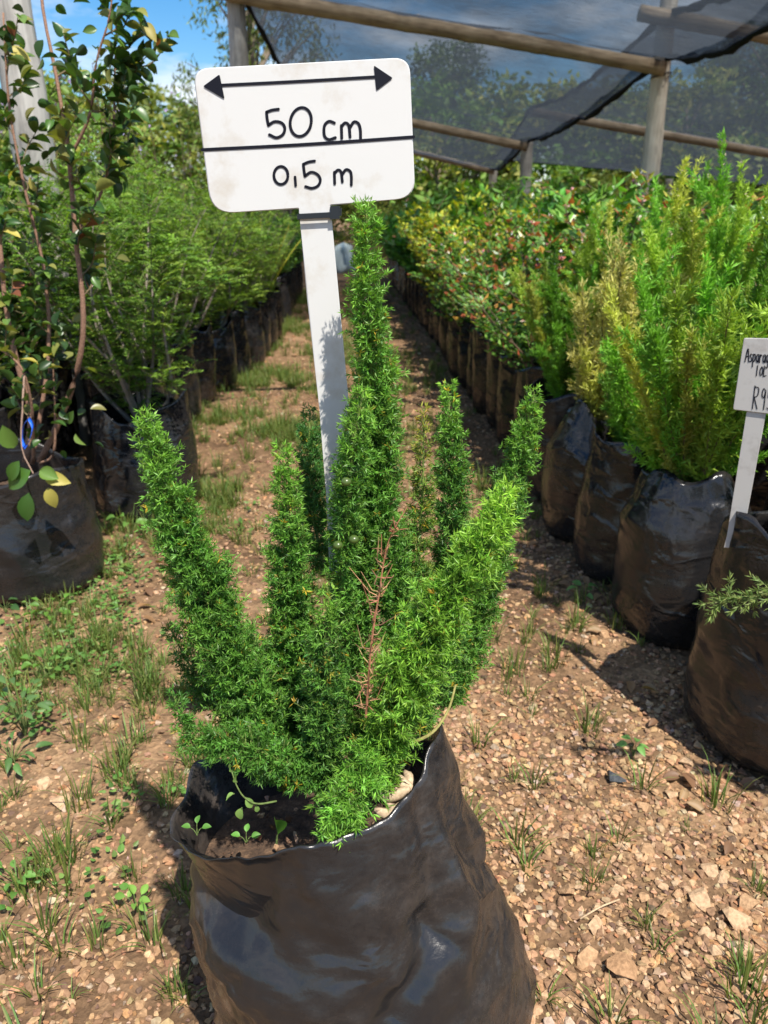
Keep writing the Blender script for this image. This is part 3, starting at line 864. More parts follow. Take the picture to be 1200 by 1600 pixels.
MASS = {'bronze_a': ('bushy shrub with coppery red shoot tips and small pale flowers', 'copper tipped shrubs along the right row'),
        'bronze_b': ('bushy green shrub with a few copper shoots and white flowers', 'copper tipped shrubs along the right row'),
        'yellow': ('yellow leaved shrub in a black bag along the right row', 'yellow leaved shrubs in the right row'),
        'green_a': ('glossy broad leaved green shrub in the mass under the shade net', 'glossy green shrubs under the shade net'),
        'green_b': ('mid green narrow leaved shrub in the mass under the shade net', 'narrow leaved green shrubs under the shade net')}
def mass(kind, x, d, s=1.0, bag=None):
    lab, g = MASS[kind]
    b = bag or random.choice(['a', 'b', 'dusty', 'a'])
    return potted(kind, b, (x, d, 0), lab, 'potted shrub', g, rz=random.random() * 6.28, s=s * random.uniform(0.85, 1.22), hs=random.uniform(.82, 1.15))

c_r = lambda d: 0.82 - 0.052 * d
ORD = ['first', 'second', 'third', 'fourth', 'fifth', 'sixth', 'seventh', 'eighth', 'ninth', 'tenth', 'eleventh', 'twelfth', 'thirteenth', 'fourteenth', 'fifteenth', 'sixteenth', 'seventeenth', 'eighteenth', 'nineteenth', 'twentieth']
nth = 0
d = 2.9
while d < 12.2:
    x = c_r(d) + random.uniform(-.02, .02)
    kd = ('bronze_a' if random.random() < .6 else 'bronze_b') if d < 4.9 else ('yellow' if d < 7.0 else ('green_a' if random.random() < .7 else 'bronze_b'))
    t_ = mass(kd, x, d, (0.94 if d > 3.2 else 0.86) * (1.1 if d > 5 else 1))
    if nth < len(ORD) and d < 9.5: t_['label'] = ORD[nth] + ' shrub along the right path edge beyond the dusty brown bag, ' + {'bronze_a': 'copper tipped', 'bronze_b': 'faintly copper tipped', 'yellow': 'yellow leaved', 'green_a': 'glossy green', 'green_b': 'green'}[kd]
    nth += 1
    d += 0.30 if d < 6 else 0.36
for col in range(1, 9):
    d = 2.85 + 0.1 * (col % 2) + 0.10 * col
    while d < 12.5:
        x = c_r(d) + 0.36 * col + random.uniform(-.03, .03)
        if x / d < 0.56:
            if d < 4.6: kd = random.choice(['bronze_a', 'bronze_b', 'bronze_a', 'green_b'] if col < 3 else ['green_b', 'green_b', 'yellow', 'green_a'])
            elif d < 7.0: kd = random.choice(['bronze_b', 'yellow', 'green_a', 'green_b'] if col < 3 else ['green_a', 'green_b', 'green_a', 'yellow'])
            else: kd = random.choice(['green_a', 'green_a', 'green_b', 'yellow'])
            mass(kd, x, d, (1.0 if d < 5 else (1.15 if col < 4 else .92)) + 0.08 * random.random())
        d += (0.36 if col < 4 else 0.44) + 0.028 * max(0, d - 4)

# ================================================================ LEFT-HAND ROWS
GL = 'black bagged shrubs lining the left of the path'
FE = 'feathery green shrub with small paired leaflets in the left row'
FG = 'feathery shrubs in the left row'
t2 = potted('feather_a', 'left_c', (-0.80, 2.46, 0), 'feathery shrub with grey stems in a crumpled shiny black bag beside the gravel path', 'potted shrub', GL, rz=0.8, s=0.95)
d = 2.95
c_l = lambda d: -0.90 - 0.04 * d + .16 * min(1, max(0, d - 4.0))
nl_ = 0
while d < 9.6:
    if d < 6.0:
        nl_ += 1
        potted('feather_a' if random.random() < .5 else 'feather_b', random.choice(['a', 'b', 'left_b']), (c_l(d) + random.uniform(-.03, .03), d, 0), ORD[nl_ - 1] + ' feathery shrub along the left path edge beyond the crumpled bag', 'potted shrub', FG, rz=random.random() * 6.28, s=random.uniform(.72, 1.08), hs=random.uniform(.9, 1.2))
    elif d < 7.6:
        potted('blade', 'a', (c_l(d) + random.uniform(-.03, .03), d, 0), 'stiff blade leaved plant with yellow edged leaves far along the left row', 'potted plant', 'blade leaved plants far along the left row', rz=random.random() * 6.28, s=1.15, name='potted_plant')
    else:
        potted('green_b', 'b', (c_l(d), d, 0), 'low green shrub at the far end of the left row', 'potted shrub', 'low shrubs at the far end of the left row', rz=random.random() * 6.28, s=0.9)
    d += 0.36
for col in range(1, 5):
    d = 2.3 + 0.12 * col
    while d < 9.5:
        x = c_l(d) - 0.40 * col + random.uniform(-.04, .04)
        if x / d > -0.74:
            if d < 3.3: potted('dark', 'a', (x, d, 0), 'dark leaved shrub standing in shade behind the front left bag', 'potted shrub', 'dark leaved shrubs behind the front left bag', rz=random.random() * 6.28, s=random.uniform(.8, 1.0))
            elif random.random() < 0.38 and d > 3.2: potted('whip', 'b', (x, d, 0), 'tall wispy shrub rising above the feathery mass against the sky', 'potted shrub', 'tall wispy shrubs above the left row', rz=random.random() * 6.28, s=random.uniform(1.0, 1.2))
            else: potted('feather_b' if random.random() < .6 else 'feather_a', 'b', (x, d, 0), FE, 'potted shrub', FG, rz=random.random() * 6.28, s=random.uniform(.9, 1.15))
        d += 0.48 + 0.03 * d
potted('whip', 'b', (-1.33, 4.1, 0), 'tallest wispy shrub, its pale shoots against the clouds left of the sign', 'potted shrub', GL, rz=1.0, s=1.22)

# ---- the front left shrub with every leaf of its own
LX = np.array([-0.945, 1.90, 0.0])
t1 = thing('potted_shrub', 'tall red stemmed shrub with round dark leaves in the dusty bag nearest on the left', 'potted shrub', LX, 0, GL)
bm_, sm_, sc1 = BAGS['left']
link('planting_bag', bm_, t1); link('soil', sm_, t1)
stm = MB(); leaves1 = []
stems_px = [
    ([(62, 722, 1.90), (100, 640, 1.90), (125, 560, 1.88), (130, 480, 1.87), (118, 370, 1.88), (108, 250, 1.9), (90, 130, 1.92), (68, 20, 1.95), (60, -60, 1.97)], .0085),
    ([(40, 722, 1.93), (48, 650, 1.95), (25, 560, 1.95), (8, 470, 1.96), (0, 380, 1.97), (-20, 200, 2.0)], .009),
    ([(52, 720, 1.86), (50, 640, 1.8), (38, 585, 1.78), (20, 560, 1.78), (-10, 540, 1.8)], .005),
    ([(112, 370, 1.88), (150, 320, 1.93), (172, 250, 1.96), (178, 180, 1.98), (180, 90, 2.0), (184, 10, 2.0)], .0045),
    ([(108, 250, 1.9), (140, 180, 1.88), (150, 100, 1.86), (170, 30, 1.85), (178, -30, 1.85)], .004),
    ([(62, 725, 1.88), (85, 700, 1.86), (83, 560, 1.86)], .004),
    ([(50, 725, 1.95), (75, 560, 2.0), (70, 430, 2.02), (40, 300, 2.03), (15, 170, 2.05), (5, 20, 2.05)], .006)]
cs = []
for pl, r0 in stems_px:
    c = catmull([P(*q) for q in pl], 26); cs.append(c)
    V, Fs = tube(c, np.linspace(r0, r0 * 0.35, 26), 7, True, 0.05); stm.add(V, Fs, (0.26, 0.15, 0.10))
targets = [(262, 58), (245, 72), (225, 30), (200, 8), (165, 5), (215, 105), (196, 118), (178, 78), (150, 125), (212, 160), (180, 225), (205, 190), (185, 270), (100, 55), (122, 108), (28, 25),
           (35, 80), (10, 150), (60, 200), (92, 180), (60, 272), (110, 255), (22, 330), (62, 330), (125, 330), (150, 300), (170, 200), (20, 430), (75, 415), (140, 420), (55, 470), (20, 250),
           (5, 60), (95, 520), (10, 510), (60, 570), (20, 600), (150, 380), (120, 180)]
for (px, py) in targets:
    best = None
    for c in cs:
        for i in range(6, 25):
            q = pix(c[i]); dd = math.hypot(q[0] - px, q[1] - (py + 55))
            if q[1] > py - 10 and (best is None or dd < best[0]): best = (dd, c[i], q)
    if best is None: continue
    b0 = best[1]; tip = P(px, py, b0[1] + random.uniform(-.10, .10))
    midp = (b0 + tip) / 2 + np.array([random.uniform(-.02, .02), random.uniform(-.03, .03), random.uniform(-.03, .01)])
    c2 = catmull([b0, midp, tip], 9)
    V, Fs = tube(c2, np.linspace(.0022, .0009, 9), 4, False); stm.add(V, Fs, (0.17, 0.13, 0.07))
    for j in range(13):
        i = int(np.clip(2 + j * 0.55 + random.random() * .4, 1, 8))
        tdir = unit(c2[min(8, i)] - c2[i - 1])
        leaves1.append((c2[i], unit(tdir * 0.55 + unit(np.cross(tdir, RNG.normal(size=3))) * 0.95), None))
link('stem', stm.mesh('stem', M_TWIG, True, LX), t1)
LEAF_V = [leaf_template(6, 0.22, 0.3, 0.95, 0.0), leaf_template(6, 0.42, 0.2, 0.9, 0.02), leaf_template(6, 0.05, 0.45, 1.0, 0.015)]
def leaf_mesh(k, tintc, m, lw=0.62):
    V, Fq = LEAF_V[k]
    V = V * [lw, 1, 1]
    return new_mesh('leaf', V, Fq, m, True, np.tile(tintc, (len(V), 1)))
dk = [(0.04, 0.095, 0.018), (0.06, 0.135, 0.022), (0.11, 0.19, 0.035), (0.035, 0.075, 0.02), (0.2, 0.21, 0.05)]
LM = [leaf_mesh(k % 3, c, M_GLOSS, 0.55 + 0.06 * (k % 3)) for k, c in enumerate(dk * 3)]
LM_RED = leaf_mesh(0, (0.22, 0.08, 0.04), M_GLOSS); LM_YEL = leaf_mesh(1, (0.42, 0.36, 0.08), M_LEAF)
def put_leaf(parent, me, p, dr, size, nrm=None):
    y = Vector(unit(dr)); z0 = Vector(nrm if nrm is not None else (RNG.normal() * .6, RNG.normal() * .6, 1))
    x = y.cross(z0).normalized(); z = x.cross(y)
    o = link('leaf', me, parent)
    o.matrix_local = Matrix.Translation(Vector(p) - parent.location) @ Matrix((x, y, z)).transposed().to_4x4() @ Matrix.Scale(size, 4)
    return o
random.shuffle(leaves1)
ex = [q for q in leaves1[285:]]
for c in cs:
    for q in range(34):
        i_ = random.randint(8, 25); leaves1_dir = unit(RNG.normal(size=3) + [0, 0, .3])
        ex.append((c[i_] + leaves1_dir * random.uniform(.01, .10), leaves1_dir, None))
ep = np.array([q[0] for q in ex]); ed = np.array([q[1] for q in ex])
eX, eY, eZ = basis(ed, np.tile([0, 0, 1.0], (len(ex), 1)) + .6 * RNG.normal(size=(len(ex), 3)))
esz = RNG.uniform(.024, .042, len(ex))
V, Fa, T_ = scatter(LEAF_V[0][0] * [.6, 1, 1], LEAF_V[0][1], ep - LX, eX, eY, eZ, esz, tints(len(ex), dk))
fm = MB(); fm.add(V, Fa, T_); link('foliage', fm.mesh('foliage', M_GLOSS, True), t1, kind='stuff')
for (p, dr, _) in leaves1[:285]:
    u_ = random.random()
    me = LM_RED if u_ < 0.035 else (LM_YEL if u_ < 0.06 else random.choice(LM))
    put_leaf(t1, me, p, dr, random.uniform(.027, .048))
# the drooping leaves before the bag
for (px, py, d_, ang, sz, me) in [(48, 735, 1.70, -150, .075, LM[1]), (22, 700, 1.72, 100, .06, LM[2]), (45, 770, 1.68, -100, .07, LM[0]), (62, 735, 1.70, -20, .05, LM[2]), (70, 745, 1.70, -5, .055, LM_YEL), (75, 762, 1.69, -75, .05, LM_YEL), (30, 720, 1.7, -120, .055, LM[6])]:
    a = R(ang); dr = np.array([math.cos(a), -0.25, math.sin(a)])
    put_leaf(t1, me, P(px, py, d_), dr, sz, (0.2, -0.85, 0.5))
tm = MB(); V, Fs = tube(catmull([P(38, 585, 1.78), P(35, 640, 1.74), P(34, 700, 1.72), P(52, 740, 1.70)], 12), np.linspace(.003, .0015, 12), 5, False); tm.add(V, Fs, (0.3, 0.2, 0.15))
link('hanging_stem', tm.mesh('hanging_stem', M_TWIG, True, LX), t1)

# blue plant tie
bt = MB()
cpts = catmull([P(45, 655, 1.76), P(51, 668, 1.75), P(47, 685, 1.75), P(40, 700, 1.76), P(35, 688, 1.79), P(37, 665, 1.79), P(45, 655, 1.76)], 20)
tt, aa, bb = frames(cpts)
Vr = np.concatenate([cpts + np.array([0.003, -0.012, 0.0]), cpts + np.array([-0.003, 0.012, 0.002])])
Vr2 = Vr + np.array([0.0015, 0, 0.0015])
nn = 20
Q = [(i, i + 1, nn + i + 1, nn + i) for i in range(nn - 1)]
Q2 = [tuple(q + 2 * nn for q in f)[::-1] for f in Q]
E = [(i + 1, i, 2 * nn + i, 2 * nn + i + 1) for i in range(nn - 1)] + [(nn + i, nn + i + 1, 3 * nn + i + 1, 3 * nn + i) for i in range(nn - 1)]
bt.add(np.vstack([Vr, Vr2]), np.array(Q + Q2 + E))
o = link('plant_tie', bt.mesh('plant_tie', M_BLUE, True))
tag(o, 'bright blue plastic loop tied round the red stems of the left shrub', 'plant tie')

# ================================================================ THE MAIN POTTED FERN
MX = np.array([-0.02, 0.68, 0.0])
fern = thing('potted_fern', 'foxtail asparagus fern with bushy green plumes in the large worn black bag in front', 'potted fern', MX, 0)
seg = 240
th = np.linspace(0, 2 * math.pi, seg, endpoint=False)      # 0 = right, 90 = back, 180 = left, 270 = front
def loopinterp(ctrl):
    """ctrl: (angle deg, x, d, h) -> smooth closed loop at th"""
    ctrl = sorted(ctrl)
    a = np.array([R(c[0]) for c in ctrl]); val = np.array([c[1:] for c in ctrl], dtype=float)
    a3 = np.r_[a - 2 * math.pi, a, a + 2 * math.pi]; v3 = np.vstack([val, val, val])
    out = np.zeros((seg, val.shape[1]))
    for k, t in enumerate(th):
        i = int(np.searchsorted(a3, t, side='right') - 1)
        p0, p1, p2, p3 = v3[i - 1], v3[i], v3[i + 1], v3[(i + 2) % len(v3)]
        h_ = (a3[i + 1] - a3[i]); u_ = (t - a3[i]) / h_
        m1 = (p2 - p0) / (a3[i + 1] - a3[i - 1]) * h_; m2 = (p3 - p1) / (a3[i + 2] - a3[i]) * h_
        out[k] = (2 * u_**3 - 3 * u_**2 + 1) * p1 + (u_**3 - 2 * u_**2 + u_) * m1 + (-2 * u_**3 + 3 * u_**2) * p2 + (u_**3 - u_**2) * m2
    return out
def pd(px, py, d_):
    p = P(px, py, d_); return p
rimc = [(5, *pd(691, 1133, .69)), (28, *pd(676, 1140, .745)), (58, *pd(640, 1152, .785)), (95, *pd(560, 1180, .81)), (125, *pd(400, 1190, .80)), (150, *pd(305, 1192, .765)),
        (170, *pd(285, 1250, .70)), (188, *pd(264, 1302, .645)), (208, *pd(300, 1332, .605)), (225, *pd(350, 1345, .575)), (248, *pd(425, 1333, .56)), (270, *pd(500, 1318, .56)), (295, *pd(575, 1296, .572)),
        (318, *pd(632, 1250, .595)), (338, *pd(662, 1205, .625)), (352, *pd(680, 1160, .655))]
rim = loopinterp(rimc)
rim[:, 2] += .004 * vnoise(th * 3.1, th * 0, 1.0, 2) + .0022 * vnoise(th * 9.0, th * 0, 1.0, 4)
rim[:, :2] += (.0035 * vnoise(th * 6.0, th * 0, 1.0, 6))[:, None] * np.stack([np.cos(th), np.sin(th)], -1)
cc0 = np.array([-0.012, 0.685])
def ell(cx, cy, rx, ry, z): return np.stack([cx + rx * np.cos(th), cy + ry * np.sin(th), np.full(seg, z)], -1)
levels = [ell(-.012, .69, .170, .165, 0.0), ell(-.012, .69, .192, .185, 0.02), ell(-.012, .688, .197, .192, .06), ell(-.028, .683, .188, .186, .14), ell(-.045, .680, .176, .172, .21), ell(-.055, .680, .168, .155, .265)]
rows = []
# front folded lip: the wall under the rim bulges outwards, then a crease
for i in range(len(levels) - 1):
    for t in np.linspace(0, 1, 10, endpoint=False):
        rows.append((levels[i] * (1 - t) + levels[i + 1] * t, i + t))
top = levels[-1]
top = top.copy(); top[:, 2] = np.minimum(top[:, 2], rim[:, 2] - 0.035)
for k_, (r_, lv) in enumerate(rows):
    rows[k_] = (r_ if lv < 3 else np.column_stack([r_[:, :2], np.minimum(r_[:, 2], r_[:, 2] * 0 + top[:, 2] * (0.53 + 0.47 * (lv - 3) / 2))]), lv)
for t in np.linspace(0, 1, 16):
    e = ss(t) * 0.55 + t * 0.45
    rows.append((top * (1 - e) + rim * e, 5 + t))
Vb = []
rg = random.Random(5)
for r_, lv in rows:
    for k in range(seg):
        x, y, z = r_[k]
        a = th[k]
        n_out = Vector((math.cos(a), math.sin(a), 0))
        f = min(1, lv / 1.0)
        w1 = mnoise.noise(Vector((x * 7, y * 7, z * 16)))
        w2 = mnoise.noise(Vector((x * 16 + 4, y * 16, z * 34 + x * 12)))
        rdg = 1 - abs(mnoise.noise(Vector((x * 9 + z * 13, y * 9, z * 8 + 3))))
        rdg2 = 1 - abs(mnoise.noise(Vector((x * 22 - z * 15 + 9, y * 22, z * 20))))
        amp = 0.003 + 0.005 * max(0, min(1, lv - 2.5) )
        off = f * (amp * w1 + (0.0022 + .0030 * max(0, min(1, lv - 4.2))) * w2 + 0.0045 * (rdg ** 6 - 0.35) + 0.003 * (rdg2 ** 6 - 0.3))
        fade = 1 - 0.75 * max(0, (lv - 5.2) / 0.8)
        off *= fade
        # the lip hanging over at front left, with a hollow under it
        fl = math.exp(-((math.degrees(a) - 222) / 34) ** 2)
        if 4.75 < lv < 5.97: off -= 0.036 * fl * math.sin((lv - 4.75) / 1.22 * math.pi) ** .8
        # a deep diagonal crease at front right
        fr = math.exp(-((math.degrees(a) - (300 + 22 * (lv - 4.6))) / 8) ** 2)
        if lv > 3.4: off -= 0.016 * fr * min(1, (lv - 3.4)) * fade
        fr2 = math.exp(-((math.degrees(a) - (322 + 10 * (lv - 4.6))) / 7) ** 2)
        if lv > 3.6: off += 0.010 * fr2 * min(1, (lv - 3.6)) * fade
        for (a0, sl_, w_, amp_, l0, l1) in ((352, -26, 5, -.012, 3.6, 6), (338, -34, 5, .010, 3.8, 6), (312, -20, 6, -.010, 4.2, 6), (285, 14, 5, .006, 4.4, 5.9), (250, 26, 5, -.006, 3.0, 5.2), (235, -16, 6, .008, 1.5, 4.2), (196, 18, 6, -.006, 2.0, 5.2), (300, 40, 7, -.007, 1.2, 3.6), (268, -30, 6, .007, 0.8, 3.0), (330, 25, 6, -.009, 1.0, 3.4)):
            if l0 < lv < l1:
                dda = (math.degrees(a) - (a0 + sl_ * (lv - 5)) + 180) % 360 - 180
                off += amp_ * math.exp(-abs(dda) / w_) * math.sin((lv - l0) / (l1 - l0) * math.pi) * (1 if lv < 5.2 else max(.35, fade))
        Vb.append((x + n_out.x * off, y + n_out.y * off, z))
nout = len(rows)
inner = []
soil_h = 0.262
for t in (0.0, 0.12, 0.3, 0.5, 0.75, 1.0):
    rr_ = rim.copy()
    tgt = np.stack([-.06 + .150 * np.cos(th), .685 + .118 * np.sin(th), np.full(seg, soil_h - 0.01)], -1)
    c = np.array([-.06, .685, 0]); 
    r2 = rr_ * (1 - t) + tgt * t
    v = c - r2; v[:, 2] = 0
    inner.append(r2 + unit(v) * 0.002)
Vb = np.vstack([np.array(Vb)] + inner)
nr = nout + len(inner)
i = np.arange(nr - 1)[:, None] * seg; j = np.arange(seg)[None, :]; k = (j + 1) % seg
Q = np.stack([i + j, i + k, i + seg + k, i + seg + j], -1).reshape(-1, 4)
b0 = len(Vb); Vb = np.vstack([Vb, [[-.012, .69, 0.0]]])
T = np.stack([(np.arange(seg) + 1) % seg, np.arange(seg), np.full(seg, b0)], -1)
link('planting_bag', new_mesh('planting_bag', Vb - MX, [Q, T], M_BAGMAIN, True), fern)
SV, SF = soil_disc(inner[-1].copy(), 4, 0.004)
link('soil', new_mesh('soil', SV - MX, SF, M_SOIL, True), fern)
soil_z = soil_h
# crumbs, roots and litter on the soil
cm = MB()
for q in range(150):
    a = random.random() * 6.28; rr_ = math.sqrt(random.random())
    p = np.array([[-.06 + .14 * rr_ * math.cos(a), .685 + .11 * rr_ * math.sin(a), soil_z + .006]])
    kk = random.randrange(len(STONES)); X, Y, Z = basis(RNG.normal(size=(1, 3)))
    V, Fa, T_ = scatter(*STONES[kk], p, X, Y, Z, np.array([[.004 + .010 * random.random()] * 3]), tints(1, [(0.3, .17, .09), (.12, .07, .04), (.42, .28, .17)]))
    cm.add(V, Fa, T_)
link('soil_crumbs', cm.mesh('soil_crumbs', M_STONE, False, MX), fern, kind='stuff')
for pl in [[(600, 1210, .66), (625, 1222, .645), (650, 1235, .64)], [(590, 1235, .645), (610, 1245, .635), (640, 1232, .632)], [(605, 1262, .63), (618, 1238, .64), (612, 1212, .66)], [(585, 1265, .625), (610, 1272, .62), (632, 1252, .622)], [(620, 1250, .632), (640, 1222, .65), (632, 1205, .67)]]:
    c = catmull([P(*q) for q in pl], 10)
    mb = MB(); V, Fs = tube(c, .0065 * np.sin(np.linspace(.35, 2.8, 10)), 8, True, .05); mb.add(V, Fs, (0.52, 0.40, 0.27))
    link('root_tuber', mb.mesh('root_tuber', M_DRY, True, MX), fern)

NEW = [(0.22, 0.42, 0.05), (0.17, 0.36, 0.045)]
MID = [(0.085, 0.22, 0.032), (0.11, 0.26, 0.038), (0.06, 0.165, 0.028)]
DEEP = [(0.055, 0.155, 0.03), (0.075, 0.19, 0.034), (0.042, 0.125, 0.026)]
def frond(pts, rad, base_cols, tip_cols, dens=1.0, nl=0.0072, yellow=0.02):
    """one plume: a stem clothed all round in whorls of short needles. pts (px,py,d); rad in photo pixels"""
    c0 = np.array([P(*q) for q in pts]); rw = np.array([r_ * zdep(*q) / F for r_, q in zip(rad, pts)])
    cr_ = catmull(np.column_stack([c0, rw]), 40)
    c, rr_ = cr_[:, :3], np.maximum(cr_[:, 3], .002)
    t, a, b = frames(c)
    L = np.linalg.norm(np.diff(c, axis=0), axis=1)
    area = (2 * math.pi * rr_[:-1] * L) + 0.006 * L
    nbr = int(area.sum() * 15000 * dens)
    i = RNG.choice(39, nbr, p=area / area.sum()); f = RNG.random(nbr)[:, None]
    cen = c[i] * (1 - f) + c[i + 1] * f
    R_ = rr_[i] * (1 - f[:, 0]) + rr_[i + 1] * f[:, 0]
    ang = RNG.random(nbr) * 2 * math.pi
    # side branchlets of uneven reach, each set with star-like whorls
    lump = 0.86 + 0.26 * vnoise(i * 0.55, ang * 1.3, 1.0, int(pts[0][0]) % 13)
    ln_b = R_ * 0.82 * np.clip(lump * (1 + .20 * RNG.normal(size=nbr)), .35, 1.5)
    rdir = np.cos(ang)[:, None] * a[i] + np.sin(ang)[:, None] * b[i]
    bd = unit(rdir * 0.9 + t[i] * (0.40 + .45 * RNG.random((nbr, 1))) + .16 * RNG.normal(size=(nbr, 3)))
    tt_ = (i + f[:, 0]) / 39
    tone = 1 + .27 * RNG.normal(size=(nbr, 1))
    nw = np.clip((ln_b * 0.75 / 0.0036).astype(int), 1, 8)
    W_p, W_d, W_e, W_i = [], [], [], []
    for k in range(8):
        q = np.where(nw > k)[0]
        e = 1 - (k / np.maximum(nw[q], 1)) * 0.78
        W_p.append(cen[q] + bd[q] * (ln_b[q] * e)[:, None]); W_d.append(bd[q]); W_e.append(e); W_i.append(q)
    wp, wd, we, wi = np.vstack(W_p), np.vstack(W_d), np.concatenate(W_e), np.concatenate(W_i)
    nros = len(wp); kk = 6
    d_ = unit(np.repeat(wd, kk, 0) * 0.62 + 0.78 * unit(RNG.normal(size=(nros * kk, 3))))
    pp = np.repeat(wp, kk, 0)
    nn_ = nros * kk
    tn = tints(nros, base_cols, None, .10) * tone[wi]
    pm = np.clip((tt_[wi] - 0.70) / 0.30, 0, 1) * 0.7 + 0.38 * np.clip((we - .85) / .15, 0, 1) + 0.08 * RNG.random(nros)
    pm = np.clip(pm, 0, 1)[:, None]
    tn = tn * (1 - pm) + tints(nros, tip_cols, None, .1) * pm
    yl = RNG.random(nros) < yellow
    tn[yl] = tints(int(yl.sum()), [(0.42, 0.30, 0.03), (0.36, 0.32, 0.05)])
    tn = np.repeat(tn, kk, 0) * (1 + 0.12 * RNG.normal(size=(nn_, 1)))
    ln = nl * (0.65 + 0.55 * RNG.random(nn_))
    X, Y, Z = basis(d_)
    V, Fa, T_ = scatter(NEEDLE_V, NEEDLE_F, pp, X, Y, Z, np.stack([np.full(nn_, 0.0014), ln, ln * .25], -1), np.clip(tn, .004, .9))
    st = MB(); V2, F2 = tube(c, np.linspace(.0028, .0008, 40), 6); st.add(V2, F2, (0.16, 0.22, 0.05))
    for q in range(0, nbr, 2):        # the branchlets
        V2, F2 = tube(np.array([cen[q], cen[q] + bd[q] * ln_b[q]]), .0006, 3, False); st.add(V2, F2, (0.14, 0.20, 0.05))
    so = link('frond', st.mesh('frond', M_TWIG, False, MX), fern)
    fm = MB(); fm.add(V, Fa, T_)
    link('needles', fm.mesh('needles', M_NEEDLE, False, MX), so, kind='stuff')

B = (505, 1255, .69)
frond([(455, 1225, .70), (380, 1070, .70), (320, 930, .71), (268, 790, .715), (243, 705, .72), (228, 645, .725)], [46, 74, 68, 50, 36, 15], MID, NEW, 1.0, yellow=.02)
frond([(480, 1225, .72), (462, 1040, .75), (452, 900, .76), (448, 800, .77), (440, 695, .78)], [42, 58, 50, 36, 14], MID, NEW, .95)
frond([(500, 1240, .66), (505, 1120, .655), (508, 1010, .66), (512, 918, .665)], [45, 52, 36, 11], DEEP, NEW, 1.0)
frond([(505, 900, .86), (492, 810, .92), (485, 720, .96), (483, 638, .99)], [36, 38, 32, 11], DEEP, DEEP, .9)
frond([(560, 1180, .72), (556, 1020, .76), (562, 880, .78), (575, 740, .785), (580, 600, .785), (574, 450, .785), (572, 322, .785)], [40, 42, 52, 54, 42, 36, 20], MID, NEW, 1.0)
frond([(535, 1000, .75), (536, 880, .74), (545, 780, .735), (553, 690, .735), (568, 610, .74)], [30, 32, 38, 32, 14], MID, NEW, 1.0)
frond([(620, 1020, .76), (612, 900, .78), (600, 780, .79), (596, 660, .79), (606, 560, .79)], [50, 48, 42, 38, 20], MID, NEW, .9)
frond([(640, 1050, .76), (650, 900, .80), (660, 770, .82), (662, 640, .83)], [40, 34, 24, 9], MID, [(0.3, 0.3, 0.05)], .8, yellow=.06)
frond([(680, 1050, .78), (700, 900, .82), (706, 760, .84), (700, 600, .855)], [40, 46, 40, 12], DEEP, NEW, .9)
frond([(690, 1110, .74), (735, 960, .79), (780, 820, .82), (815, 710, .84), (835, 612, .85)], [55, 58, 44, 34, 12], MID, NEW, 1.0)
frond([(585, 1225, .64), (625, 1090, .63), (680, 970, .635), (745, 870, .65), (795, 760, .67)], [42, 66, 58, 46, 14], [(0.16, 0.34, 0.038), (0.12, 0.28, 0.034)], [(0.32, 0.55, 0.06)], 1.0, nl=.0092)
frond([(575, 1150, .645), (565, 1215, .60), (540, 1260, .585), (520, 1308, .575)], [46, 52, 46, 22], [(0.15, 0.33, 0.04), (0.11, 0.27, 0.035)], NEW, 1.0, nl=.0088)
frond([(500, 1215, .66), (430, 1185, .64), (370, 1160, .635), (300, 1150, .64), (268, 1080, .65)], [34, 46, 42, 30, 8], [(0.11, 0.26, 0.036), (0.085, 0.22, 0.032)], MID, 1.0)
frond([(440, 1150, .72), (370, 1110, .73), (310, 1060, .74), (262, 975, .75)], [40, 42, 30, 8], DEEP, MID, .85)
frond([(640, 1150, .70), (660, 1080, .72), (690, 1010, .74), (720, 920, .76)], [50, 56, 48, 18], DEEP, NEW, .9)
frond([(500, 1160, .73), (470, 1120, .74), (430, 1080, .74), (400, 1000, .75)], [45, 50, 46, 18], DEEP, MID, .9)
frond([(560, 1200, .69), (600, 1150, .69), (640, 1120, .69), (670, 1060, .69)], [42, 48, 46, 16], MID, NEW, .9)
# the dead brown plume
dm = MB()
c = catmull([P(572, 1120, .615), P(580, 1010, .615), P(592, 930, .62), (P(606, 850, .625)), P(636, 792, .63)], 50)
V, Fs = tube(c, np.linspace(.0014, .0004, 50), 6); dm.add(V, Fs, (0.33, 0.15, 0.08))
for q in range(92):
    i_ = RNG.integers(1, 47); tdir = unit(c[i_ + 1] - c[i_]); sd = unit(np.cross(tdir, RNG.normal(size=3)))
    l_ = .027 * (1.1 - 0.5 * i_ / 46) * (0.35 + 0.8 * random.random())
    V, Fs = tube(np.array([c[i_], c[i_] + (sd * .8 + tdir * random.uniform(-.1, .7)) * l_ * .5, c[i_] + (sd * .75 + tdir * random.uniform(0, 1.1) + .25 * RNG.normal(size=3)) * l_]), np.array([.0006, .00045, .00025]), 4, False); dm.add(V, Fs, tints(1, [(0.30, 0.13, 0.07), (0.40, 0.24, 0.12), (0.22, 0.12, 0.07)])[0])
link('dead_frond', dm.mesh('dead_frond', M_DRY, False, MX), fern, label='dead leafless reddish brown plume in the middle')
hm = MB()
V, Fs = tube(catmull([P(712, 1070, .70), P(700, 1110, .68), P(675, 1145, .66), P(636, 1164, .655)], 16), np.linspace(.0012, .002, 16), 6); hm.add(V, Fs, (0.26, 0.24, 0.08))
link('bare_stem', hm.mesh('bare_stem', M_TWIG, True, MX), fern)
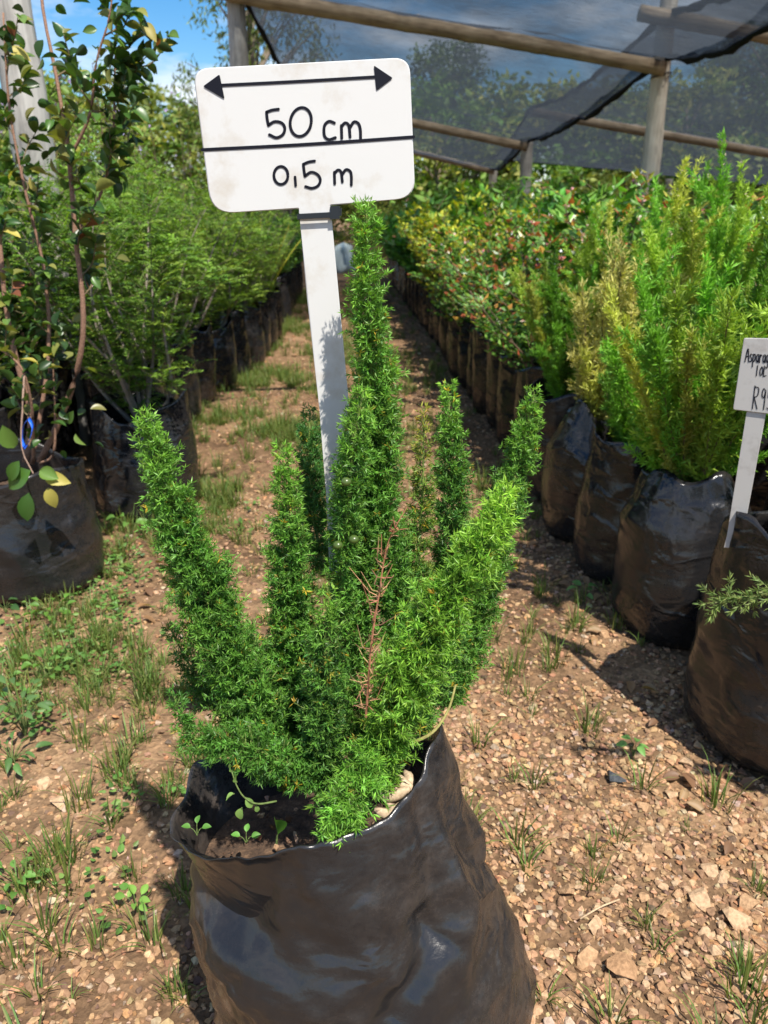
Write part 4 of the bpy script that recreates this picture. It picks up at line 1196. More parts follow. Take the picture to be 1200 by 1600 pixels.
# three green berries
bmh = bmesh.new(); bmesh.ops.create_icosphere(bmh, subdivisions=2, radius=1.0)
me_b = bpy.data.meshes.new('berry'); bmh.to_mesh(me_b); bmh.free(); me_b.shade_smooth()
me_b.materials.append(plain('green_berry', (0.06, 0.095, 0.018), 0.3, 0.5))
for px, py, d_ in [(541, 753, .70), (553, 843, .697), (528, 852, .705)]:
    o = link('berry', me_b, fern); o.location = Vector(P(px, py, d_) - MX); o.scale = (.0052, .0052, .0047)

# weeds inside the bag
def weed(label, group, base, leaves, size, tint, stemtint=(0.12, 0.17, 0.05), name='weed', kind_=0, cat='weed', mleaf=None, lw=0.6, trail=None):
    """leaves: list of (offset xyz, direction xyz, scale)"""
    base = np.asarray(base, dtype=float)
    t = thing(name, label, cat, base, 0, group)
    sb = MB()
    me = leaf_mesh(kind_, tint, mleaf or M_LEAF, lw)
    for off, dr, s in leaves:
        off = np.asarray(off, dtype=float); dr = unit(dr)
        c = catmull([np.zeros(3), off * 0.5 + np.array([0, 0, 0.2 * np.linalg.norm(off)]), off], 6)
        if trail is not None: c = np.array([off, off + dr * .002])
        V, Fs = tube(c, np.linspace(.0011, .0006, len(c)) * (size / .02) ** .5, 4, False); sb.add(V, Fs, stemtint)
        y = Vector(dr); x = y.cross(Vector((RNG.normal() * .3, RNG.normal() * .3 - .2, 1))).normalized(); z = x.cross(y)
        o = link('leaf', me, t)
        o.matrix_local = Matrix.Translation(Vector(off)) @ Matrix((x, y, z)).transposed().to_4x4() @ Matrix.Scale(size * s, 4)
    if trail is not None:
        V, Fs = tube(catmull(trail, 20), np.linspace(.0011, .0006, 20), 5); sb.add(V, Fs, stemtint)
    link('stem', sb.mesh('stem', M_TWIG, True), t)
    return t
sb0 = P(432, 1252, .60)
weed('trailing sprig of pale oval leaves hanging inside the main black bag', None, sb0,
     [(P(370, 1222, .59) - sb0, (-.1, -.2, 1), .9), (P(366, 1240, .59) - sb0, (-.9, -.2, -.5), .9), (P(384, 1246, .588) - sb0, (.5, -.2, -.9), 1.1), (P(378, 1262, .588) - sb0, (-.3, -.2, -1), 1.2), (P(362, 1205, .595) - sb0, (-.2, -.2, 1), .8), (P(400, 1258, .59) - sb0, (.2, -.2, -1), .7)], 0.0118, (0.22, 0.36, 0.09), lw=.62, name='trailing_weed', trail=[np.zeros(3), P(402, 1256, .588) - sb0, P(382, 1246, .587) - sb0, P(370, 1228, .589) - sb0, P(362, 1205, .594) - sb0])
weed('single lance shaped green leaf standing upright inside the main black bag', None, P(432, 1318, .60), [((.002, 0, .012), (.1, -.2, 1), 1.0)], .032, (0.10, 0.24, 0.03), name='seedling', cat='seedling', lw=.45)
for (px, py, lab) in [(308, 1305, 'tiny clover like seedling near the left rim inside the black bag'), (385, 1318, 'small pale seedling by the front rim inside the black bag')]:
    weed(lab, None, P(px, py, .635), [((.006, 0, .01), (1, 0, .3), 1), ((-.006, 0, .01), (-1, .1, .3), 1), ((0, .004, .012), (.1, .8, .6), .9)], .010, (0.12, 0.30, 0.05), name='seedling', cat='seedling', lw=.7)

# ================================================================ THE SIZE SIGN
def on_plane(px, py, o, nrm):
    r_ = ray(px, py); c0 = np.array([0, 0, CAM_H]); t = np.dot(o - c0, nrm) / np.dot(r_, nrm)
    return c0 + r_ * t
sgn_o = P(500, 340, .85)
sgn_n = unit([0.02, -1.0, 0.07])
base = on_plane(518, 860, sgn_o, sgn_n)
SB = np.array([base[0], base[1], 0.24])
sign = thing('size_sign', 'white plastic sign reading 50 cm on a stake in the fern bag', 'sign', SB, 0)
def plate(outline, thick, m, name, parent, root, bev=0.0012):
    """a flat plate with a front at the sign plane, given its outline (points on the plane)"""
    p = np.asarray(outline); n_ = len(p); cen = p.mean(0)
    inn = p + unit(cen - p) * bev
    back = -sgn_n * 0
    nr_ = plate.n
    V = np.vstack([inn + nr_ * 0, p - nr_ * bev, p - nr_ * (thick - bev), inn - nr_ * thick])
    j = np.arange(n_); k_ = (j + 1) % n_
    Q = np.vstack([np.stack([a_ * n_ + j, a_ * n_ + k_, (a_ + 1) * n_ + k_, (a_ + 1) * n_ + j], -1) for a_ in range(3)])
    bm = bmesh.new(); vs = [bm.verts.new(v - root) for v in V]
    for q in Q: bm.faces.new([vs[x] for x in q])
    bm.faces.new(vs[:n_][::-1]); bm.faces.new(vs[3 * n_:])
    bmesh.ops.recalc_face_normals(bm, faces=bm.faces)
    me = bpy.data.meshes.new(name); bm.to_mesh(me); bm.free(); me.materials.append(m)
    return link(name, me, parent)
plate.n = sgn_n
def rounded(px_pts, rad, nseg=8):
    out = []
    n_ = len(px_pts); p = [np.array(q[:2], dtype=float) for q in px_pts]
    for i in range(n_):
        a, b, c = p[i - 1], p[i], p[(i + 1) % n_]; r_ = px_pts[i][2]
        if r_ == 0: out.append(b); continue
        u1, u2 = unit(a - b), unit(c - b)
        s, e = b + u1 * r_, b + u2 * r_
        for t in np.linspace(0, 1, nseg): out.append((1 - t) ** 2 * s + 2 * t * (1 - t) * b + t * t * e)
    return out
OP = lambda q, o_=0.0: on_plane(q[0], q[1], sgn_o + sgn_n * o_, sgn_n)
board_px = rounded([(301, 107, 26), (640, 89, 26), (649, 309, 30), (516, 321, 3), (517, 334, 2), (467, 336, 2), (467, 326, 3), (330, 334, 36)], 0)
plate([OP(q) for q in board_px], .0032, M_WHITE, 'board', sign, SB)
stake_px = rounded([(467, 330, 2), (517, 328, 2), (531, 480, 0), (547, 650, 0), (545, 700, 0), (530, 960, 0), (519, 1000, 0), (510, 780, 0), (499, 640, 0), (480, 470, 0)], 0)
plate([OP(q, -.0042) for q in stake_px], .004, M_WHITE, 'stake', sign, SB)
def stroke(mb, pts, w, o_=0.0006, fn=None, closed=False, sm=6):
    fn = fn or OP
    p = np.array(pts, dtype=float)
    if closed: p = np.vstack([p, p[:1]])
    c = catmull(p, max(3, (len(p) - 1) * sm)) if len(p) > 2 else p
    t = unit(np.gradient(c, axis=0)); nrm_ = np.stack([-t[:, 1], t[:, 0]], -1) * w / 2
    poly = []
    if closed:
        L_, R_s = c + nrm_, c - nrm_
    else:
        L_, R_s = c + nrm_, c - nrm_
    n_ = len(c)
    V = [fn(q, o_) for q in L_] + [fn(q, o_) for q in R_s]
    mb.add(V, np.array([(i, i + 1, n_ + i + 1, n_ + i) for i in range(n_ - 1)]))
    if not closed:
        for e, base_t in ((c[0], t[0]), (c[-1], t[-1])):
            an = np.linspace(0, 2 * math.pi, 12, endpoint=False)
            V = [fn(e, o_ + .0001)] + [fn(e + w / 2 * np.array([math.cos(x), math.sin(x)]), o_ + .0001) for x in an]
            mb.add(V, np.array([(0, 1 + i, 1 + (i + 1) % 12) for i in range(12)]))
def tri(mb, pts, o_=0.0008, fn=None):
    fn = fn or OP
    q = rounded([(*x, 3) for x in pts], 0, 4); V = [fn(x, o_) for x in q]; c = np.mean(V, 0)
    n_ = len(V); mb.add([c] + V, np.array([(0, 1 + i, 1 + (i + 1) % n_) for i in range(n_)]))
def C1(*pts): return [(x / 2, y / 2) for x, y in pts]
mb = MB(); stroke(mb, [(340, 133.5), (460, 127.5), (590, 120)], 5.0); tri(mb, [(317, 135), (343, 116), (351, 155)], .0008); tri(mb, [(614, 122), (584, 102), (588, 142)], .0008)
link('double_arrow', mb.mesh('double_arrow', M_INK, off=SB), sign)
mb = MB(); stroke(mb, [(316, 234), (480, 225.5), (646, 214)], 5.2); link('divider_line', mb.mesh('divider_line', M_INK, off=SB), sign)
mb = MB()
stroke(mb, C1((870, 341), (850, 344), (833, 350)), 4.6); stroke(mb, C1((833, 350), (835, 372), (839, 391)), 4.6); stroke(mb, C1((839, 391), (858, 380), (880, 384), (890, 400), (884, 420), (864, 430), (842, 421)), 4.6)
el = [(940 + 33 * math.cos(a) + 4 * math.sin(-a), 381 + 45 * math.sin(a)) for a in np.linspace(0, 2 * math.pi, 17)[:-1]]
stroke(mb, C1(*el), 4.6, closed=True)
stroke(mb, C1((1045, 384), (1028, 379), (1014, 393), (1014, 424), (1028, 436), (1048, 430)), 4.6)
stroke(mb, C1((1068, 432), (1067, 392)), 4.6); stroke(mb, C1((1067, 396), (1078, 384), (1090, 392), (1094, 428)), 4.6); stroke(mb, C1((1093, 400), (1106, 381), (1120, 386), (1126, 405), (1127, 432)), 4.6)
link('lettering', mb.mesh('lettering', M_INK, off=SB), sign, label='handwritten 50 cm in black marker')
mb = MB()
el = [(878 + 22 * math.cos(a), 548 + 28 * math.sin(a)) for a in np.linspace(0, 2 * math.pi, 15)[:-1]]
stroke(mb, C1(*el), 4.4, closed=True)
stroke(mb, C1((922, 553), (924, 580)), 4.2)
stroke(mb, C1((983, 503), (965, 506), (948, 513)), 4.4); stroke(mb, C1((948, 513), (950, 532), (953, 550)), 4.4); stroke(mb, C1((953, 550), (972, 538), (992, 545), (1001, 562), (994, 580), (975, 588), (955, 583)), 4.4)
stroke(mb, C1((1046, 574), (1045, 538)), 4.4); stroke(mb, C1((1045, 542), (1056, 531), (1066, 538), (1070, 568)), 4.4); stroke(mb, C1((1069, 546), (1081, 530), (1094, 535), (1098, 550), (1098, 578)), 4.4)
link('lettering', mb.mesh('lettering', M_INK, off=SB), sign, label='handwritten 0,5 m in black marker')
# cable tie round neck and stake
mb = MB()
def band(p0, p1, hpx):
    a, b = OP(p0, .0016), OP(p1, .0016); up_ = OP((p0[0], p0[1] - hpx / 2), .0016) - OP((p0[0], p0[1] + hpx / 2), .0016)
    ax = unit(b - a); th_ = sgn_n
    return a, b, up_, ax, th_
a, b, up_, ax, th_ = band((464.5, 338.5), (521, 335.5), 8.6)
ring_pts = [a, b, b - th_ * .0105, a - th_ * .0105]
V = []
for q, nm_ in zip(ring_pts, (0, 0, 1, 1)):
    V += [q - up_ / 2, q + up_ / 2]
cenp = np.mean(ring_pts, 0)
Vi = [cenp + (np.array(v) - cenp - np.dot(np.array(v) - cenp, unit(up_)) * unit(up_)) * .96 + np.dot(np.array(v) - cenp, unit(up_)) * unit(up_) for v in V]
Vall = np.vstack([V, Vi])
Q = []
for i_ in range(4):
    a0, a1 = 2 * i_, 2 * ((i_ + 1) % 4)
    Q += [(a0, a1, a1 + 1, a0 + 1), (8 + a0, 8 + a0 + 1, 8 + a1 + 1, 8 + a1), (a0, 8 + a0, 8 + a1, a1), (a0 + 1, a1 + 1, 8 + a1 + 1, 8 + a0 + 1)]
mb.add(Vall, np.array(Q))
tie = link('cable_tie', mb.mesh('cable_tie', M_TIE, off=SB), sign)
mb = MB()
hc = OP((523.5, 332.5), -.0015); hx = ax * .0050; hy = unit(up_) * .0062; hz = th_ * .0036
V = np.array([hc + sx * hx + sy * hy + sz * hz for sx in (-1, 1) for sy in (-1, 1) for sz in (-1, 1)])
mb.add(V, box(0, 0, 0, 1, 1, 1)[1])
tl_ = OP((528, 331.5), -.001); V = np.array([tl_ + sx * ax * .004 + sy * hy * .6 + sz * hz * .35 for sx in (-1, 1) for sy in (-1, 1) for sz in (-1, 1)])
mb.add(V, box(0, 0, 0, 1, 1, 1)[1])
link('buckle', mb.mesh('buckle', M_TIE, off=SB), tie)

# ================================================================ THE PRICE SIGN
pn = unit([-0.62, -0.78, 0.10]); po = P(1150, 640, 1.245)
OPP = lambda q, o_=0.0: on_plane(q[0], q[1], po + pn * o_, pn)
PB = OPP((1133, 900)); PB = np.array([PB[0], PB[1], 0.36])
ps = thing('price_sign', 'smaller white sign in shade reading Asparagus 10L R95 leaning in the right row', 'sign', PB, 0)
plate.n = pn
plate([OPP(q) for q in rounded([(1162, 528, 3), (1285, 530, 3), (1268, 655, 3), (1145, 640, 3)], 0, 4)], .003, M_SHADEDSIGN, 'board', ps, PB)
plate([OPP(q, -.0032) for q in rounded([(1168, 635, 0), (1198, 637, 0), (1162, 830, 0), (1157, 858, 0), (1131, 856, 0), (1136, 835, 0)], 0, 4)], .0035, M_SHADEDSIGN, 'stake', ps, PB)
GL_ = {  # tiny stroke alphabet, unit boxes
    'A': [[(0, 1), (.45, 0), (.9, 1)], [(.2, .6), (.75, .6)]], 's': [[(.6, .45), (.25, .42), (.2, .62), (.55, .72), (.5, .95), (.1, .95)]],
    'p': [[(.1, .4), (.1, 1.35)], [(.1, .5), (.45, .4), (.6, .68), (.4, .95), (.1, .9)]], 'a': [[(.6, .45), (.25, .42), (.1, .7), (.3, .98), (.58, .8)], [(.6, .42), (.62, 1.0)]],
    'r': [[(.12, .42), (.14, 1)], [(.14, .6), (.35, .42), (.55, .5)]], 'g': [[(.6, .45), (.25, .42), (.1, .7), (.3, .95), (.58, .8)], [(.6, .42), (.6, 1.25), (.3, 1.4), (.1, 1.3)]],
    'u': [[(.1, .42), (.12, .85), (.35, .98), (.58, .8)], [(.6, .42), (.62, 1)]], '1': [[(.3, 0), (.25, 1)]], '0': [[(.4, .1), (.12, .4), (.2, .9), (.5, .9), (.65, .45), (.4, .1)]],
    'L': [[(.1, 0), (.08, 1)], [(.08, 1), (.6, .95)]], 'R': [[(.1, 0), (.05, 1)], [(.1, .05), (.6, .1), (.55, .42), (.08, .5)], [(.15, .5), (.65, 1)]],
    '9': [[(.55, .2), (.25, .1), (.12, .38), (.38, .5), (.56, .2)], [(.56, .2), (.5, 1)]], '5': [[(.6, .05), (.2, .05)], [(.2, .05), (.15, .45)], [(.15, .45), (.5, .4), (.6, .7), (.4, .98), (.1, .92)]]}
def write(text, x, y, h, adv, w, slope=0.06):
    mb = MB()
    for ch in text:
        for st in GL_[ch]:
            stroke(mb, [(x + a_ * adv * 1.15 - 0.10 * h * (b_ - 1), y + b_ * h + slope * (x - 1160)) for a_, b_ in st], w * .8, .0006, OPP, sm=4)
        x += adv * (1.15 if ch in 'AR' else .92)
    return mb
for txt, x, y, h, adv, lab in [('Asparagus', 1164, 544, 21, 5.6, 'handwritten Asparagus'), ('10L', 1180, 570, 16, 6.6, 'handwritten 10L'), ('R95', 1175, 602, 36, 10.5, 'handwritten R95')]:
    link('lettering', write(txt, x, y, h, adv, 2.0).mesh('lettering', M_INK, off=PB), ps, label=lab)

# the branch that pokes in from the right, on its own off-frame shrub
xo = np.array([0.93, 0.86, 0.0])
tb = potted('gold_b', 'b', xo, 'conifer like shrub just outside the frame whose green branch pokes in at the right', 'potted shrub', GR, rz=2.0, s=0.72)
bm_fol = MB(); bst = MB()
c = catmull([P(1330, 900, .93), P(1260, 915, .96), (P(1190, 930, .98)), P(1090, 945, 1.0)], 20)
V, Fs = tube(c, np.linspace(.0025, .0006, 20), 5); bst.add(V, Fs, (.18, .2, .06))
pp, dd = [], []
tips = [c]
for q in range(30):
    i_ = RNG.integers(1, 17); t_ = unit(c[i_ + 1] - c[i_]); d2 = unit(t_ + .5 * RNG.normal(size=3)); tips.append(np.array([c[i_] + d2 * .05 * s_ * (1 - .4 * i_ / 20) for s_ in np.linspace(0, 1, 4)]))
for c2 in tips:
    m_ = 180 if c2 is c else 36
    x_ = RNG.random(m_) * (len(c2) - 1); i_ = np.clip(x_.astype(int), 0, len(c2) - 2); f_ = (x_ - i_)[:, None]
    pp.append(c2[i_] * (1 - f_) + c2[i_ + 1] * f_); dd.append(unit(unit(c2[i_ + 1] - c2[i_]) + .5 * RNG.normal(size=(m_, 3))))
pp, dd = np.vstack(pp), np.vstack(dd); X, Y, Z = basis(dd)
V, Fa, T_ = scatter(NEEDLE_V, NEEDLE_F, pp, X, Y, Z, np.tile([.002, .011, .003], (len(pp), 1)), tints(len(pp), [(.13, .2, .05), (.2, .26, .07)]))
bm_fol.add(V, Fa, T_)
br = link('branch', bst.mesh('branch', M_TWIG, True, xo), tb, label='green needle branch reaching over the path')
brf = link('needles', bm_fol.mesh('needles', M_LEAF, False, xo), br, kind='stuff')
br.matrix_local = Matrix.Rotation(-2.0, 4, 'Z')

# ================================================================ SHADE HOUSE
def pole(name, label, p0, p1, r0, r1, m, knots=3, group=None, cat='pole', sides=14):
    p0, p1 = np.array(p0), np.array(p1); L = np.linalg.norm(p1 - p0)
    n_ = max(10, int(L / .09)); t = np.linspace(0, 1, n_)
    cy = Vector(p1 - p0).to_track_quat('Z', 'Y')
    c = np.stack([.012 * np.sin(t * 5 + L) * np.sin(t * math.pi), .012 * np.cos(t * 4 + L * 2) * np.sin(t * math.pi), t * L], -1)
    rad = r0 + (r1 - r0) * t
    V, Fs = tube(c, rad * (1 + .035 * np.sin(t * 23 + L)), sides, True, .025)
    for q in range(knots):
        k_ = (q + .5 + random.uniform(-.3, .3)) / knots; a = random.random() * 6.28
        cen = np.array([math.cos(a) * (r0 + (r1 - r0) * k_), math.sin(a) * (r0 + (r1 - r0) * k_), k_ * L])
        dd_ = np.linalg.norm(V - cen, axis=1); w_ = np.exp(-(dd_ / (r0 * .55)) ** 2) * r0 * .28
        V[:, 0] += math.cos(a) * w_; V[:, 1] += math.sin(a) * w_
    o = link(name, new_mesh(name, V, Fs, m, True))
    o.location = tuple(p0); o.rotation_mode = 'QUATERNION'; o.rotation_quaternion = cy
    return tag(o, label, cat, group)

def top_at(px, py, d_): return P(px, py, d_)
SH = 1.6
L1t, R1t = P(368, -10, 6.0 * SH), P(1034, 108, 6.0 * SH)
L2t, R2t = P(440, 150, 11.0 * SH), P(824, 228, 11.0 * SH)
L3t, R3t = P(520, 208, 16.0 * SH), P(771, 268, 16.0 * SH)
R1b, R2b = P(1042, 35, 6.0 * SH), P(828, 176, 11.0 * SH)
def post(label, p, r0, r1, m, extra, name='post', k=1.6):
    return pole(name, label, (p[0], p[1], -.05), (p[0], p[1], p[2] + extra), r0 * k, r1 * k, m, 4, None, 'post')
post('silvery grey post rising behind the top left corner of the sign', L1t, .07, .062, M_POLEGREY, .12)
post('pale knotty post holding the middle of the shade net at right', R1t, .066, .058, M_POLE, 1.15)
post('slim grey post seen through the gap below the sign board', L2t, .07, .06, M_POLEGREY, .08)
post('split grey post at the second beam end, right of the sign', R2t, .082, .074, M_POLEGREY, .12)
post('short tan post farthest along the shade net edge', R3t, .085, .078, M_POLE, .05)
post('dark far post partly hidden behind the golden shrub tips', P(1045, 285, 16.5 * SH), .08, .075, M_POLEGREY, .1)
lp = G(118, 690)
lpost = pole('post', 'thick pale wooden post behind the leafy shrub at the left edge', (lp[0], lp[1], -.05), (lp[0], lp[1], 2.6), .082, .07, M_POLEGREY, 5, None, 'post')
def beam(label, a, b, r0, r1): return pole('beam', label, a, b, r0 * SH, r1 * SH, M_BEAM, 6, None, 'beam')
beam('long tan pole across the top, under the nearest net', L1t + [-.19, -.136, .0], R1t + [-.016, -.136, -.016], .052, .045)
beam('tan pole under the net just right of the sign', L2t + [-.16, -.16, 0], R2t + [-.03, -.16, -.03], .055, .05)
beam('farthest tan pole under the left net', L3t + [-.16, -.16, 0], R3t + [0, -.16, 0], .055, .05)
sl = lambda p, dx: p + np.array([dx, 0, -.158 * dx])
beam('pole end beyond the pale knotty post at top right', sl(R1b, -.35) + [0, -.16, 0], sl(R1b, 5.4) + [0, -.16, 0], .05, .045)
beam('thin pole behind the pale knotty post, sloping down to the right', sl(R2b, -.02) + [0, -.18, 0], sl(R2b, 8.3) + [0, -.18, 0], .055, .05)
# beam over the path that throws the dark line across it
ob0 = np.array([lp[0] - .1, lp[1] + .085, 1.96]); ob1 = np.array([2.3, lp[1] + .25, 1.90])
pole('beam', 'overhead pole from the left post whose shadow crosses the path', ob0, ob1, .034, .03, M_BEAM, 4, None, 'beam')
post('outer post carrying the overhead pole beyond the right edge', np.array([2.22, lp[1] + .32, 1.9]), .07, .06, M_POLE, .1, k=1.0)

def net(name, label, left, right, sag=.12, seed=0, nu=44, nv=80, edge=None):
    """left and right: lists of matching 3-D points (beam ends); the sheet sags between beams"""
    left, right = np.array(left), np.array(right)
    V = np.zeros((nv + 1, nu + 1, 3))
    nb = len(left) - 1
    for iv in range(nv + 1):
        t = iv / nv * nb; i_ = min(int(t), nb - 1); f_ = t - i_
        a, b = left[i_] * (1 - f_) + left[i_ + 1] * f_, right[i_] * (1 - f_) + right[i_ + 1] * f_
        u_ = np.linspace(0, 1, nu + 1)[:, None]
        inset = edge * math.sin(f_ * math.pi) if edge else 0
        row = (a + (b - a) * inset * .5) * (1 - u_) + (b - (b - a) * inset * .12) * u_
        s_ = math.sin(f_ * math.pi)
        row[:, 2] += .09 - sag * s_ * (0.75 + .25 * np.sin(u_[:, 0] * math.pi)) + .05 * s_ * vnoise(row[:, 0], row[:, 1], 1.6, seed) + .03 * s_ * vnoise(row[:, 0], row[:, 1], 3.4, seed + 3) + .012 * s_ * vnoise(row[:, 0] + 2 * row[:, 1], row[:, 1], 6.0, seed + 1)
        V[iv] = row
    V = V.reshape(-1, 3)
    ii_ = np.arange(nv)[:, None] * (nu + 1) + np.arange(nu)[None, :]
    Q = np.stack([ii_, ii_ + 1, ii_ + nu + 2, ii_ + nu + 1], -1).reshape(-1, 4)
    root = thing(name, label, 'shade net', V.mean(0) * [1, 1, 0], 0, 'black shade nets over the nursery')
    off = np.array(root.location)
    link('net_sheet', new_mesh('net_sheet', V - off, Q, M_NET, True), root)
    gr = V.reshape(nv + 1, nu + 1, 3)
    for nm_, c in (('gathered_edge', gr[:, -1]), ('gathered_edge', gr[:, 0]), ('hem', gr[-1, :])):
        mb = MB(); n_ = len(c)
        rad = (.035 if nm_ != 'hem' else .018) * (1 + .35 * np.sin(np.arange(n_) * 1.3) * np.sin(np.arange(n_) * .37))
        Vt, Ft = tube(c, rad, 7, True, .12); mb.add(Vt, Ft)
        link(nm_, mb.mesh(nm_, M_ROPE, True, off), root)
    return root
ext = lambda a, b, k_: a + (a - b) * k_
net('shade_net', 'black shade net hung from the left poles behind and above the sign', [L1t + [0, -3.7, .1], L1t, L2t, L3t], [R1t + [.16, -3.7, .0], R1t + [.02, 0, .02], R2t, R3t + [0, .2, -.02]], .27, 1, edge=.10)
RB3 = R3t + np.array([0, 0, .48])
net('shade_net', 'black shade net over the right hand plants beyond the knotty post', [R1b + [0, -3.7, .0], R1b, R2b, RB3 + [0, .9, -.16]], [sl(R1b, 5.1) + [0, -3.7, 0], sl(R1b, 5.3), sl(R2b, 7.4), sl(RB3, 11.0) + [0, .9, .7]], .27, 3)
# wire lashings on the knotty post
wm = MB()
for q in range(4):
    an = np.linspace(0, 2 * math.pi, 20); hh = R1t[2] - .03 - .02 * q
    V, Fs = tube(np.stack([R1t[0] + .108 * np.cos(an), R1t[1] + .108 * np.sin(an), hh + .012 * np.sin(an * 1 + q)], -1), .004, 4, False); wm.add(V, Fs)
V, Fs = tube(catmull([R1t + [0, .111 * -1, -.05], R1t + [.02, -.12, -.14], R1t + [-.01, -.115, -.2]], 8), .0035, 4); wm.add(V, Fs)
tag(link('binding_wire', wm.mesh('binding_wire', M_WIRE, True)), 'loose binding wire twisted round the knotty post below the net', 'wire')

# ================================================================ TREES AND FAR SHRUBS
def tree_mesh(h, spread, trunk_h, ncl, per, leaf, cols, w, droop=0.0, seed=0, cluster=.5):
    tr, cr_ = MB(), MB()
    c = catmull([[0, 0, -.1], [.1 * RNG.normal(), .1 * RNG.normal(), trunk_h * .6], [.25 * RNG.normal(), .25 * RNG.normal(), trunk_h], [.3 * RNG.normal(), .3 * RNG.normal(), h * .85]], 14)
    V, Fs = tube(c, np.linspace(h * .026, h * .006, 14), 9); tr.add(V, Fs, (.2, .16, .12))
    P_, D_, T_ = [], [], []
    for k in range(ncl):
        a = RNG.random() * 6.28; e = RNG.random(); hh = trunk_h + (h - trunk_h) * (0.05 + .95 * e)
        rr_ = spread * math.sin(min(1, .22 + .8 * (1 - e)) * math.pi / 2 + .25) * (0.35 + .65 * RNG.random())
        p = np.array([math.cos(a) * rr_, math.sin(a) * rr_, hh])
        i_ = int(np.clip(13 * (0.35 + .55 * e), 4, 12))
        cb = catmull([c[i_], (c[i_] + p) / 2 + [0, 0, .12 * rr_], p], 7)
        V, Fs = tube(cb, np.linspace(h * .007, h * .0015, 7), 5, False); tr.add(V, Fs, (.2, .16, .12))
        q = p + unit(RNG.normal(size=(per, 3))) * (cluster * RNG.random((per, 1)) ** .6) * [1, 1, .7]
        if droop: q[:, 2] -= droop * RNG.random(per) ** 1.5; 
        tone = 1 + .22 * RNG.normal()
        P_.append(q); D_.append(unit(RNG.normal(size=(per, 3)) + [0, 0, -1.2 * bool(droop)])); T_.append(np.clip(tints(per, cols, w) * tone, .004, .6))
    P_, D_, T_ = np.vstack(P_), np.vstack(D_), np.vstack(T_); n_ = len(P_)
    X, Y, Z = basis(D_)
    s = leaf * (.7 + .6 * RNG.random(n_))
    V, Fa, TT = scatter(FOLD_V, FOLD_F, P_, X, Y, Z, np.stack([s * (.3 if droop else .55), s, s * .4], -1), T_)
    cr_.add(V, Fa, TT)
    return tr.mesh('trunk', M_TWIG, True), cr_.mesh('crown', M_LEAF)
TREES = {'round': tree_mesh(6.0, 2.9, 1.0, 130, 110, .17, [(.09, .17, .03), (.13, .21, .04), (.06, .12, .02)], [.5, .25, .25], cluster=.55),
         'willow': tree_mesh(6.0, 1.7, 1.8, 70, 110, .14, [(.13, .17, .035), (.17, .19, .045), (.09, .12, .03)], [.5, .25, .25], .8, cluster=.42),
         'loose': tree_mesh(7.5, 2.8, 1.2, 120, 100, .17, [(.12, .2, .04), (.16, .23, .05)], [.5, .5], cluster=.6)}
def tree(kd, x, d_, s, label, group=None):
    t = thing('tree', label, 'tree', (x, d_, 0), random.random() * 6.28, group)
    a, b = TREES[kd]
    link('trunk', a, t); link('crown', b, t, kind='stuff')
    t.scale = (s, s, s)
tree('willow', -2.35, 17.5, 1.0, 'fine leaved tree showing behind the grey post at the top left of the net')
GT = 'trees seen through the shade net'
for k, (kd, x, d_, s) in enumerate([('loose', 2.6, 36, .95), ('round', 9.6, 34, .9), ('round', 14.6, 33, 1.2), ('loose', 18.5, 36, 1.15), ('willow', -.6, 38, 1.15), ('round', 24, 40, 1.3)]):
    tree(kd, x, d_, s, ['airy tall tree seen dimly through the left net', 'rounded tree seen through the right net beside the knotty post', 'broad rounded tree high through the right net', 'airy tree at the right edge behind the net', 'pale fine leaved tree just right of the sign behind the net', 'large rounded tree far off behind the right net'][k], GT)
# a hedge of big shrubs that closes the far end
BUSH = [tree_mesh(1.5, 1.0, .25, 46, 100, .085, [(.13, .24, .04), (.2, .30, .05), (.09, .17, .03)], [.5, .25, .25], cluster=.26),
        tree_mesh(1.5, 1.0, .25, 46, 100, .08, [(.26, .30, .07), (.42, .42, .08), (.16, .22, .05)], [.5, .2, .3], cluster=.26)]
k = 0
for row, (dd_, hh) in enumerate([(14.6, 0.8), (19.0, 1.0), (30, 3.0)]):
    x = (-9, -11, -17)[row]
    while x < (10, 13, 20)[row]:
        if abs(x + .05 * dd_) > .5 or row > 0:
            lab, g = (('leafy green bush in the thicket closing the far end', 'green bushes closing the far end') if k % 2 == 0 else ('pale yellowish bush in the thicket closing the far end', 'pale bushes closing the far end'))
            t = thing('bush', lab, 'bush', (x, dd_ + random.uniform(-.6, .6), 0), random.random() * 6.28, g)
            a, b = BUSH[k % 2]; link('trunk', a, t); link('crown', b, t, kind='stuff')
            s = hh * random.uniform(.8, 1.15); t.scale = (s * 1.15, s * 1.15, s)
        x += 1.4 * (0.8 + .3 * random.random()) * (1, 1.25, 1.9)[row]; k += 1

